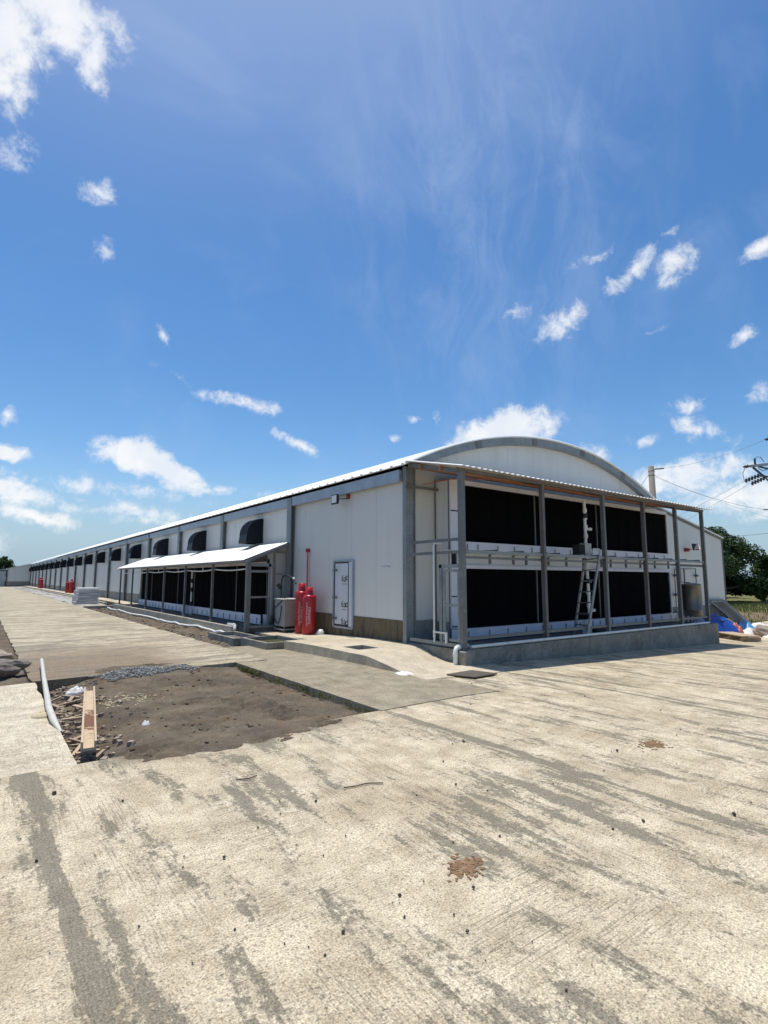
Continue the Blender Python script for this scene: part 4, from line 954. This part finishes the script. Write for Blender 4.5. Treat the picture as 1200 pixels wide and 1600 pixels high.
# ------------------------------------------------------------------ stack of grey boards by the road
bl_names = ['lowest grey board of the stack beside the road', 'second board from the bottom of the roadside stack', 'third board from the bottom of the roadside stack', 'fourth board from the bottom of the roadside stack', 'board just under the top one of the roadside stack', 'topmost pale board of the stack beside the road']
for k in range(6):
    o = bevel(MB().box(-0.6 + .02 * (k % 2), 0.6 - .03 * (k % 3), -1.0, 1.0, 0, 0.155).build('grey_board', MAT['board'] if k < 5 else MAT['white'], loc=(5.36 + .035 * k, 38.3 + .04 * k, 0.02 + 0.165 * k)), 0.012)
    o.rotation_euler = (0, 0, R((k * 37 % 5) - 2)); tag(o, bl_names[k], 'board', 'boards stacked beside the road')


# ------------------------------------------------------------------ rocks, scraps, debris
def rock_mesh(seed, mat, n=7, m=10, rough=0.28):
    mb = MB(); vs = []
    for i in range(n + 1):
        th = math.pi * i / n
        for j in range(m):
            ph = 2 * math.pi * j / m; d = Vector((math.sin(th) * math.cos(ph), math.sin(th) * math.sin(ph), math.cos(th)))
            k = 1 + rough * noise.noise(d * 1.3 + Vector((seed * 3.1, seed, 0))) * 2 + rough * 0.5 * noise.noise(d * 3.5 + Vector((seed, 9, 0)))
            vs.append(d * k)
    fs = [(i * m + j, (i + 1) * m + j, (i + 1) * m + (j + 1) % m, i * m + (j + 1) % m) for i in range(n) for j in range(m)]
    return mb.add(vs, fs, False).mesh('rock', mat)


def heap_mesh(seed, rx, ry, h, mat, n=26, fold=0.35, freq=2.2, smooth=True):
    mb = MB(); vs = [(0, 0, h)]
    rings = 16
    for i in range(1, rings + 1):
        r = i / rings
        for j in range(n):
            a = 2 * math.pi * j / n
            rad = 1 + 0.22 * noise.noise(Vector((math.cos(a) * 1.2, math.sin(a) * 1.2, seed)))
            x, y = r * math.cos(a) * rad, r * math.sin(a) * rad
            k = noise.noise(Vector((x * freq, y * freq, seed))); k2 = abs(noise.noise(Vector((x * freq * 2.6, y * freq * 2.6, seed + 5))))
            z = h * max(0, 1 - r ** 2.2) * (0.85 + fold * 1.5 * k - fold * 0.8 * k2) if i < rings else -0.03
            vs.append((x * rx, y * ry, z))
    fs = [(0, 1 + j, 1 + (j + 1) % n) for j in range(n)]
    fs += [(1 + (i - 1) * n + j, 1 + i * n + j, 1 + i * n + (j + 1) % n, 1 + (i - 1) * n + (j + 1) % n) for i in range(1, rings) for j in range(n)]
    return mb.add(vs, fs, smooth).mesh('heap', mat)


def put(name, me, loc, label, cat, rot=None, scale=None, group=None):
    o = link(name, me, None, loc, rot)
    if scale: o.scale = scale
    return tag(o, label, cat, group)


put('boulder', rock_mesh(2, MAT['rock'], 12, 18, 0.16), (0.34, 11.12, 0.10), 'large dark boulder at the left edge of the concrete', 'boulder', (0, 0, 0.2), (0.42, 0.26, 0.17))
put('rubble_lump', rock_mesh(5, MAT['rock_pale'], 10, 14, 0.2), (0.40, 13.3, 0.05), 'low pale lump of rubble behind the dark boulder', 'rubble', None, (0.26, 0.25, 0.12))

put('cement_spill', heap_mesh(31, .16, .20, .05, MAT['white_sack'], 20, .3), (5.93, 7.35, gz(5.9, 7.3)), 'small white cement spill at the low end of the apron kerb', 'cement')
# bent white pipe and the rust stained formwork channel over the hole
bp = [(1.02, 11.7, 0.13), (0.90, 9.8, 0.11), (0.83, 8.55, 0.09), (0.78, 7.65, 0.07), (0.775, 7.12, 0.05), (0.81, 6.72, 0.0)]
tag(MB().tube(bp, [0.030, 0.031, 0.033, 0.036, 0.036, 0.014], 10).build('bent_pipe', MAT['old_pvc']), 'long white split pipe lying bent along the edge of the hole', 'pipe')
ch = thing('formwork_channel', (1.15, 7.2, 0.0), 'rust stained pale timber channel leaning out of the hole onto the concrete', 'channel')
A, B = Vector((0.93, 5.80, 0.03)), Vector((1.36, 8.72, 0.02)); sdv = (B - A).cross(Vector((0, 0, 1))).normalized()
MB().bar(A, B, 0.092, 0.022).build('web', MAT['rust_scale'], ch)
for s_ in (-1, 1): MB().bar(A + sdv * (s_ * .056) + Vector((0, 0, .025)), B + sdv * (s_ * .056) + Vector((0, 0, .025)), 0.02, 0.085).build('flange', MAT['timber'], ch)

random.seed(11)
for k in range(16):   # wood scraps thrown into the hole along the left slab
    t = random.random(); y = 6.1 + 3.6 * t; x = 0.96 + random.random() * 0.32
    if y < 7.0: x = 0.9 + random.random() * 0.2
    z = dirt_h(x, y) + 0.035; L = random.uniform(0.08, 0.22); a = random.uniform(-1.2, 1.2)
    p = Vector((x, y, z)); d = Vector((math.cos(a), math.sin(a), random.uniform(-.25, .25))) * L
    tag(MB().bar(p - d, p + d, random.uniform(.025, .06), .022).build('wood_scrap', MAT['old_wood'] if k % 3 else MAT['timber']), 'short broken wood scrap lying in the hole beside the pale slab', 'wood scrap', 'wood scraps in the hole')
put('plastic_bag', heap_mesh(4, .13, .09, .10, MAT['white_sack'], 18), (1.27, 9.35, dirt_h(1.27, 9.35)), 'crumpled white plastic bag at the back of the hole', 'bag')
put('paper_scrap', heap_mesh(9, .045, .05, .05, MAT['white_sack'], 12), (1.62, 6.62, dirt_h(1.62, 6.62)), 'small white paper scrap right of the rust stained channel', 'paper')
put('husk', heap_mesh(3, .10, .12, .05, MAT['straw'], 12), (0.69, 7.55, 0.02), 'yellow dry husk on the pale slab next to the bent pipe', 'husk')
random.seed(21)
rb = MB()
def chip(mb, x, y, z, s, asp=0.6):
    a = random.random() * 6.28; ca, sa = math.cos(a), math.sin(a); vs = []
    for dz in (0, 1):
        for i, j in ((-1, -1), (1, -1), (1, 1), (-1, 1)):
            u = i * s * random.uniform(.55, 1) * (0.8 if dz else 1); v = j * s * random.uniform(.45, .9) * (0.8 if dz else 1)
            vs.append((x + u * ca - v * sa, y + u * sa + v * ca, z + dz * s * 2 * asp * random.uniform(.6, 1) - s * .2))
    mb.add(vs, [(3, 2, 1, 0), (4, 5, 6, 7), (0, 1, 5, 4), (1, 2, 6, 5), (2, 3, 7, 6), (3, 0, 4, 7)])
for k in range(260):
    y = random.uniform(5.9, 10.0); x = 0.86 + abs(random.gauss(0, .28)); chip(rb, x, y, dirt_h(x, y), random.choice((.012, .02, .03, .045)))
stuff(tag(rb.build('rubble', MAT['rock_pale']), 'broken stones and rubble scattered in the hole beside the pale slab', 'rubble'))
st_ = MB()
for k in range(150):
    x = random.gauss(1.72, .17); y = random.gauss(8.1, .17); chip(st_, x, y, dirt_h(x, y) + .004, random.uniform(.008, .022), .3)
stuff(tag(st_.build('straw_scraps', MAT['straw']), 'yellowish scraps scattered on the bare soil between channel and gravel', 'straw'))
gvl = MB()
for k in range(4200):   # blue grey gravel heap
    a = random.random() * 6.283; r = math.sqrt(random.random()); x = 2.45 + 1.0 * r * math.cos(a); y = 9.98 + 0.52 * r * math.sin(a) + 0.10 * math.sin(x * 3)
    if noise.noise(Vector((x * 3, y * 5, 1))) < r * 1.5 - 1.05 or random.random() < r * .5: continue
    z = max(dirt_h(x, y), 0.0) + 0.045 * (1 - r * r) * random.random(); chip(gvl, x, y, z, random.uniform(.008, .021), .6)
stuff(tag(gvl.build('gravel_heap', MAT['gravel']), 'low heap of blue grey gravel where the bare soil meets the road', 'gravel'))
gv2 = MB()
for k in range(9000):   # gravel verge along the far wall
    y = 34.4 + 70 * random.random() ** 1.8; x = random.uniform(4.66, 6.25); chip(gv2, x, y, dirt_h(x, y) + .13 + .06 * noise.noise(Vector((x, y * .4, 0))), random.uniform(.02, .06) * (1 + y / 90), .6)
stuff(tag(gv2.build('gravel_verge', MAT['gravel']), 'grey gravel strip between the road and the far part of the long wall', 'gravel'))
structure(slab('gravel_bed', lin(4.7, 6.26, .5), lin(34.3, 121, 2), lambda x, y: 0.02 + .04 * noise.noise(Vector((x, y * .4, 0))), .2, MAT['gravel']))
pbl = MB()
for k in range(230):   # little stones on the concrete
    d = 1.3 + 7.5 * random.random() ** 1.5; a = R(36.8) + random.uniform(-.75, .75); x, y = d * math.sin(a), d * math.cos(a)
    if y > 5.4 and x < 6.2: continue
    chip(pbl, x, y, gz(x, y) + .006, random.choice((.003, .004, .004, .005, .006, .007, .010)), .7)
for (x, y, s_) in ((4.25, 1.68, .014), (3.65, 2.0, .011), (3.95, 3.96, .014), (.57, 4.85, .016), (2.18, 2.13, .009), (4.9, 2.9, .013), (1.9, 1.9, .008), (1.25, 3.2, .010), (3.1, 3.2, .009), (.95, 4.4, .009)): chip(pbl, x, y, gz(x, y) + .008, s_, .75)
for k in range(120):
    x = random.uniform(1.2, 4.0); y = random.uniform(5.6, 10.2); chip(pbl, x, y, dirt_h(x, y), random.choice((.004, .006, .009, .013)), .6)
stuff(tag(pbl.build('pebbles', MAT['pebble']), 'small dark stones strewn over the concrete and the bare soil', 'pebbles'))
cld = MB(); random.seed(77)
for k in range(560):
    if k < 340: x = random.uniform(1.1, 4.0); y = random.uniform(5.3, 10.0)
    else: x = random.uniform(4.75, 6.1); y = random.uniform(12.9, 33)
    if noise.noise(Vector((x * 1.2, y * 1.2, 4))) < -.05: continue
    chip(cld, x, y, dirt_h(x, y) - .004, random.choice((.008, .012, .016, .022, .03)) * (1 if k < 340 else 1.6), .55)
stuff(tag(cld.build('soil_clods', MAT['dirt']), 'lumps of loose soil on the bare earth patches', 'soil'))
wst = MB()
for k in range(110):
    x = random.uniform(1.2, 4.1); y = random.uniform(5.6, 10.2); chip(wst, x, y, dirt_h(x, y), random.choice((.004, .006, .008, .013)), .4)
for k in range(420):
    x = random.uniform(4.75, 6.1); y = random.uniform(12.9, 33.5); chip(wst, x, y, dirt_h(x, y), random.choice((.012, .02, .03, .05)), .5)
stuff(tag(wst.build('pale_stones', MAT['rock_pale']), 'pale stone crumbs on the bare soil patches', 'stones'))
for (x, y, rx, ry, l_) in ((2.30, 2.31, .15, .10, 'dried brown mud patch on the concrete nearest the camera'), (5.38, 2.82, .20, .13, 'dried dark brown mud patch on the concrete farther right')):
    o = MB()
    for k in range(240):
        u, v = random.gauss(0, .36), random.gauss(0, .42); chip(o, x + u * rx + v * .03, y + v * ry, gz(x, y) + .004, random.uniform(.004, .017), .12)
    stuff(tag(o.build('mud_patch', MAT['dry']), l_, 'mud'))
for pts, l_ in (([(2.36, 3.66), (2.46, 3.63), (2.55, 3.63), (2.66, 3.56)], 'thin curved twig on the concrete in the middle foreground'), ([(1.76, 4.31), (1.85, 4.27), (1.93, 4.30)], 'short thin twig on the concrete nearer the bare soil')):
    tag(MB().tube([(x, y, gz(x, y) + .012) for x, y in pts], .005, 5).build('twig', MAT['twig']), l_, 'twig')
# tyre mounds and grass tufts along the pavement lip
gt = MB()
def tuft(mb, x, y, z, h, n=7, w=.006):
    for k in range(n):
        a = random.random() * 6.28; l = h * random.uniform(.5, 1); d = Vector((math.cos(a), math.sin(a), 0)); s_ = Vector((-d.y, d.x, 0)) * w
        p = Vector((x, y, z)) + d * random.random() * .03
        mb.add([p - s_, p + s_, p + d * l * .5 + Vector((0, 0, l))], [(0, 1, 2)])
for k in range(170):
    y = 5.6 + 4.4 * random.random(); y = y if random.random() < .5 else 9.0 + random.random() * .9
    tuft(gt, 4.04 - random.random() * .05, y, -.10 + random.random() * .08, .05)
stuff(tag(gt.build('weeds', MAT['grass']), 'short weeds growing along the mossy edge of the grey pavement', 'weeds'))

# ------------------------------------------------------------------ pile of material right of the platform
Zr = -0.46
put('tarpaulin', heap_mesh(1, 1.25, .8, .88, MAT['blue'], 44, .14, 1.5), (22.4, 9.0, Zr), 'heaped dark blue tarpaulin against the wing wall right of the platform', 'tarpaulin')
put('tarpaulin', heap_mesh(6, .75, .45, .42, MAT['skyblue'], 40, .3, 2.4), (24.9, 9.0, Zr), 'light blue plastic sheet bundle at the foot of the leaning grating', 'plastic sheet')
put('orange_bag', heap_mesh(7, .30, .24, .50, MAT['orange_bag'], 32, .3, 2.2), (22.7, 8.42, Zr), 'orange and white crumpled bag in front of the blue tarpaulin', 'bag')
put('white_sack', heap_mesh(8, .6, .32, .28, MAT['white_sack'], 28, .35), (23.3, 8.2, Zr), 'white woven sack beside the orange bag', 'sack', (0, 0, -.4))
put('white_sack', heap_mesh(12, 1.1, .42, .30, MAT['white_sack'], 28, .35), (26.2, 8.75, Zr), 'wide white sheet pile behind the grey rock at the right edge', 'sack', (0, 0, -.5))
put('white_sack', heap_mesh(15, .45, .28, .22, MAT['white_sack'], 24, .35), (22.9, 7.35, Zr), 'small white sack at the right edge in front of the grey rock', 'sack', (0, 0, -.3))
put('grey_rock', rock_mesh(17, MAT['rock_pale'], 9, 12, .22), (23.2, 7.75, Zr + .16), 'grey brown rock lying on the white sheets at the right edge', 'rock', (0, 0, .4), (.48, .3, .26))
blk = thing('timber_block', (22.2, 8.75, Zr), 'dark upright timber block with a pale face by the blue tarpaulin', 'timber')
MB().box(21.95, 22.42, 8.6, 8.8, Zr, Zr + .56).build('dark_block', MAT['black'], blk); MB().box(22.43, 22.56, 8.58, 8.82, Zr, Zr + .60).build('pale_face', MAT['timber'], blk)
pal = thing('board_pallet', (20.8, 7.9, Zr), 'low stack of pale boards on dark bearers beyond the platform end', 'pallet')
dA = Vector((-0.83, -1.09, 0)); P0 = Vector((21.35, 8.60, Zr + .03))
u_ = Vector((20.52, 7.50, 0)) - Vector((21.35, 8.60, 0)); u_.normalize(); v_ = Vector((-u_.y, u_.x, 0))
for k in range(4):
    p = P0 + v_ * (0.02 + .16 * k) + Vector((0, 0, .16)); MB().bar(p, p + u_ * 1.5, .14, .03).build('board', MAT['timber'], pal)
for t in (0.1, .75, 1.38):
    p = P0 + u_ * t + Vector((0, 0, .06)); MB().bar(p, p + v_ * .62, .09, .12).build('bearer', MAT['old_wood'], pal)
put('lilac_bag', heap_mesh(22, .26, .2, .24, MAT['lilac'], 24, .3), (18.72, 8.02, .17), 'lilac bag lying at the right end of the platform by the steel tank', 'bag')
# steel gratings leaning on the wing corner
for k in range(2):
    gt_ = thing('steel_grating', (25.0, 9.2, 0), ('front galvanised grating leaning against the corner of the wing', 'rear galvanised grating tucked behind the other against the wing corner')[k], 'grating', 'gratings leaning at the wing corner')
    tl, tr2 = Vector((23.1, 9.42, .74)), Vector((24.15, 9.42, .74)); bl_, br_ = Vector((25.1, 9.05, -.42)), Vector((26.3, 9.15, -.38))
    off = Vector((.22 * k, .06 * k, .05 * k)); tl, tr2, bl_, br_ = tl + off, tr2 + off, bl_ + off, br_ + off
    for a, b in ((tl, tr2), (tr2, br_), (br_, bl_), (bl_, tl)): MB().bar(a, b, .045, .045).build('frame_bar', MAT['galv'], gt_)
    for j in range(1, 6):
        t = j / 6; MB().bar(tl.lerp(tr2, t), bl_.lerp(br_, t), .035, .035).build('grating_bar', MAT['galv_dull'], gt_)
    for j in range(1, 4): t = j / 4; MB().bar(tl.lerp(bl_, t), tr2.lerp(br_, t), .02, .02).build('cross_bar', MAT['galv_dull'], gt_)

# ------------------------------------------------------------------ utility poles and lines
po = thing('utility_pole', (30.3, 15.0, -0.5), 'plain tapered concrete utility pole rising behind the arched roof', 'utility pole')
MB().lathe([(.24, -0.6), (.15, 8.02), (0, 8.04)], 30.3, 15.0, 16).build('shaft', MAT['pole'], po)
for z in (7.45, 7.7): MB().lathe([(.165, z), (.175, z + .01), (.175, z + .05), (.165, z + .06)], 30.3, 15.0, 16).build('band', MAT['galv_dull'], po)
MB().tube([(30.42, 14.9, 7.85), (30.75, 14.5, 7.88)], .035, 8).build('insulator', MAT['ceramic'], po)
tp = thing('transformer_pole', (31.0, 9.0, -0.5), 'utility pole at the right edge with a crossarm, switches and transformer gear', 'utility pole')
MB().lathe([(.24, -0.6), (.15, 9.0), (0, 9.02)], 31.0, 9.0, 16).build('shaft', MAT['pole'], tp)
MB().bar((31.0, 9.0, 7.28), (31.0, 10.35, 7.33), .11, .12).bar((31.0, 9.0, 7.28), (31.0, 7.6, 7.25), .11, .12).build('crossarm', MAT['galv'], tp)
MB().tube([(31.0, 10.3, 7.33), (31.0, 10.62, 7.36)], .06, 8).tube([(31.0, 10.45, 7.35), (31.0, 10.5, 7.36)], .10, 8).build('strain_insulator', MAT['ceramic'], tp)
MB().bar((31.0, 10.2, 7.25), (31.0, 9.8, 6.75), .08, .10).bar((31.0, 9.95, 6.78), (31.0, 9.0, 6.5), .07, .09).bar((31.0, 9.8, 6.8), (31.0, 9.45, 6.25), .05, .07).bar((31.0, 9.95, 7.25), (31.0, 9.3, 6.95), .07, .09).build('brace', MAT['ceramic'], tp)
for (y0, z0, y1, z1) in ((10.62, 6.60, 9.95, 6.80), (10.35, 6.42, 9.72, 6.64)):
    c = MB().tube([(31.0, y0, z0), (31.0, y1, z1)], .035, 6)
    for j in range(5):
        t = (j + .5) / 5; y, z = y0 + (y1 - y0) * t, z0 + (z1 - z0) * t; c.tube([(31, y, z - .10), (31, y, z + .10)], .05, 6)
    c.build('cutout_switch', MAT['ceramic'], tp)
MB().lathe([(0, 5.4), (.3, 5.4), (.3, 6.3), (.27, 6.38), (0, 6.4)], 31.0, 8.5, 18).build('transformer', MAT['cabinet'], tp)
MB().tube([(31, 10.1, 7.35), (31, 10.1, 7.68)], .05, 8).build('arrester', MAT['ceramic'], tp)
MB().tube([(31, 10.1, 7.68), (31, 10.0, 7.76), (31, 9.85, 7.72), (31, 9.7, 7.45)], .018, 5).build('jumper', MAT['wire'], tp)
MB().tube([(31, 10.55, 7.3), (31, 10.68, 7.0), (31, 10.64, 6.62)], .014, 5).build('jumper', MAT['wire'], tp)
MB().tube([(31, 10.0, 7.2), (31, 9.8, 7.0), (31, 9.5, 7.1)], .02, 5).build('jumper', MAT['wire'], tp)
MB().tube([(31, 9.55, 8.55), (31, 9.25, 8.62)], .07, 8).tube([(31, 9.4, 8.57), (31, 9.4, 8.75)], .05, 6).bar((31, 9.0, 8.62), (31, 9.6, 8.58), .05, .06).build('top_insulator', MAT['ceramic'], tp)
MB().tube([(31, 9.4, 5.0), (31, 9.9, 5.06)], .03, 6).build('bracket', MAT['ceramic'], tp)
def cable(a, b, sag, r, label, m='wire'):
    a, b = Vector(a), Vector(b); pts = [a.lerp(b, t / 20) - Vector((0, 0, sag * 4 * (t / 20) * (1 - t / 20))) for t in range(21)]
    tag(MB().tube(pts, r, 5, True).build('power_line', MAT[m]), label, 'power line', 'overhead lines on the right')
cable((30.75, 14.5, 7.88), (31, 9.55, 8.57), .22, .007, 'upper power line from the plain pole to the pole top at the right edge')
cable((30.4, 14.9, 7.5), (31, 9.9, 5.06), .25, .008, 'power line sloping down from the plain pole to the right edge')
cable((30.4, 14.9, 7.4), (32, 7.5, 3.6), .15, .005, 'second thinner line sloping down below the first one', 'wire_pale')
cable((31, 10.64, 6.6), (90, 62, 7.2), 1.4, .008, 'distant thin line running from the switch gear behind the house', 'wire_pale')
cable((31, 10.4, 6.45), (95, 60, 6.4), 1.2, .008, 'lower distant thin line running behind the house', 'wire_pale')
cable((60, 26, 6.1), (33, 10.0, 4.05), .15, .012, 'dark single line above the trees at the right edge')
cable((30.25, 15.1, 7.6), (29.5, 18.5, 3.0), 0, .010, 'straight guy wire beside the plain concrete pole')


# ------------------------------------------------------------------ trees, far buildings, field
def tree(x, y, z, h, rx, ry, n, mat, label, seed, group, leaf=0.34, trunk_h=None, flat=0.62):
    random.seed(seed); t = thing('tree', (x, y, z), label, 'tree', group)
    th = trunk_h or h * 0.38; tr = MB(); top = Vector((x + random.uniform(-.3, .3), y, z + th))
    tr.tube([(x, y, z - .3), (x + .05, y, z + th * .5), top], [h * .045, h * .034, h * .028], 8)
    lobes = []
    for k in range(26):
        a = random.random() * 6.28; r = random.uniform(.1, 1.0); zz = z + th * .85 + (h - th * .85) * random.uniform(.12, .95) * (1.06 - .45 * r * r)
        c = Vector((x + rx * .78 * r * math.cos(a), y + ry * .78 * r * math.sin(a), zz)); lobes.append((c, random.uniform(.16, .36)))
        tr.tube([top - Vector((0, 0, th * .25 * random.random())), (top + c) / 2 + Vector((0, 0, -.2)), c], [h * .018, h * .012, h * .005], 5)
    tr.build('trunk', MAT['bark'], t)
    cr = MB(); V, F = [], []
    for k in range(n):
        c, s_ = random.choice(lobes)
        d = Vector((random.gauss(0, 1), random.gauss(0, 1), random.gauss(0, 1))).normalized() * (random.random() ** .4)
        p = c + Vector((d.x * rx * s_, d.y * ry * s_, d.z * (h - th) * s_ * flat))
        if p.z < z + h * .05: continue
        nrm = (d + Vector((random.gauss(0, .6), random.gauss(0, .6), random.gauss(0, .6) + .5))).normalized()
        u = nrm.orthogonal().normalized(); u.rotate(Matrix.Rotation(random.random() * 6.28, 3, nrm)); v = nrm.cross(u)
        L = leaf * random.uniform(.5, 1.15); W = L * .55; b = len(V)
        V += [p - u * L * .5, p + v * W * .5 - nrm * L * .06, p + u * L * .5, p - v * W * .5 - nrm * L * .06]; F.append((b, b + 1, b + 2, b + 3))
    cr.add(V, F); cr.build('crown', mat, t); return t


G = 'trees beyond the field'
tree(55.4, 23.0, -.5, 7.3, 5.6, 5.0, 30000, MAT['leaf'], 'tall dark spreading tree just right of the house wing', 3, G, .30, 1.2)
tree(62.5, 20.6, -.5, 4.3, 4.6, 4.2, 20000, MAT['leaf'], 'lower dark rounded tree at the right edge of the photo', 5, G, .28, .8)
tree(59.3, 19.6, -.5, 2.1, 1.2, 1.1, 5000, MAT['leaf2'], 'small yellowish green bush tree in front of the dark trees', 8, G, .2, .3)
tree(72, 30, -.5, 5.8, 6.0, 5.0, 16000, MAT['leaf'], 'dark tree farther back behind the tall spreading tree', 12, G, .34, .8)
tree(70, 20.5, -.5, 4.4, 5.5, 4.0, 14000, MAT['leaf2'], 'lighter green tree farther back beyond the right edge', 15, G, .34, .6)
tree(60.0, 25.0, -.5, 5.2, 5.0, 4.5, 12000, MAT['leaf'], 'dark tree half hidden behind the house wing', 19, G, .34, .7)
G2 = 'small distant trees beyond the far end of the house'
tree(4.2, 152, 0, 6.3, 3.0, 2.5, 3500, MAT['leaf'], 'pointed distant tree above the far shed roof at the left edge', 31, G2, .5, 2)
tree(0.2, 155, 0, 5.2, 3.4, 2.5, 3000, MAT['leaf'], 'rounded distant tree at the left edge beyond the far shed', 33, G2, .5, 2)
tree(8.6, 158, 0, 4.9, 2.6, 2.5, 2500, MAT['leaf'], 'lowest distant tree beside the far end of the long roof', 35, G2, .5, 2)

fs_ = thing('far_shed', (6.0, 121.2, 0), 'pale windowless shed wall closing the far end of the yard', 'shed')
MB().prism([(4.2, .95), (7.76, .95), (7.76, 4.22), (4.2, 3.28)], 1, 121.3, 131).build('wall', MAT['white'], fs_)
MB().box(4.15, 7.77, 121.2, 131, -.3, .95).build('plinth', MAT['grey_base'], fs_)
MB().prism([(4.1, 3.30), (7.77, 4.26), (7.77, 4.34), (4.1, 3.38)], 1, 121.1, 131.2).build('roof', MAT['white_roof'], fs_)
MB().box(4.05, 4.17, 121.15, 121.28, -.2, 3.3).build('corner_trim', MAT['galv_dull'], fs_)
f2 = thing('far_store', (-2, 126, 0), 'low distant store building with a double door at the left edge', 'shed')
MB().box(-14, 4.0, 126, 134, -.2, 2.9).build('wall', MAT['white'], f2)
MB().prism([(-14.2, 2.95), (4.1, 3.12), (4.1, 3.2), (-14.2, 3.03)], 1, 125.7, 134).build('roof', MAT['white_roof'], f2)
dr = MB().box(1.2, 2.9, 125.94, 126.0, 0, 2.2).build('door', MAT['door'], f2)
MB().box(1.1, 1.2, 125.92, 126.0, 0, 2.3).box(2.9, 3.0, 125.92, 126.0, 0, 2.3).box(1.2, 2.9, 125.92, 126.0, 2.2, 2.3).build('frame', MAT['galv_dull'], dr)

random.seed(41)
gf = MB()
for k in range(26000):
    D = 24.8 + 27 * random.random(); lat = random.uniform(7, 42); x = .599 * D + .801 * lat; y = .801 * D - .599 * lat
    if x < 25.3 or (y > 9.3 and x < 25.4) or (x < 29.9 and y < 10.6): continue
    if 28.6 < D < 36.8 and random.random() < .8: continue
    h = random.uniform(.10, .32); a = random.random() * 6.28; w = .03; z = dirt_h(x, y)
    gf.add([(x - w * math.cos(a), y - w * math.sin(a), z), (x + w * math.cos(a), y + w * math.sin(a), z), (x + random.uniform(-.1, .1), y + random.uniform(-.1, .1), z + h)], [(0, 1, 2)])
stuff(tag(gf.build('field_grass', MAT['grass']), 'rough yellow green grass over the field beyond the yard', 'grass'))
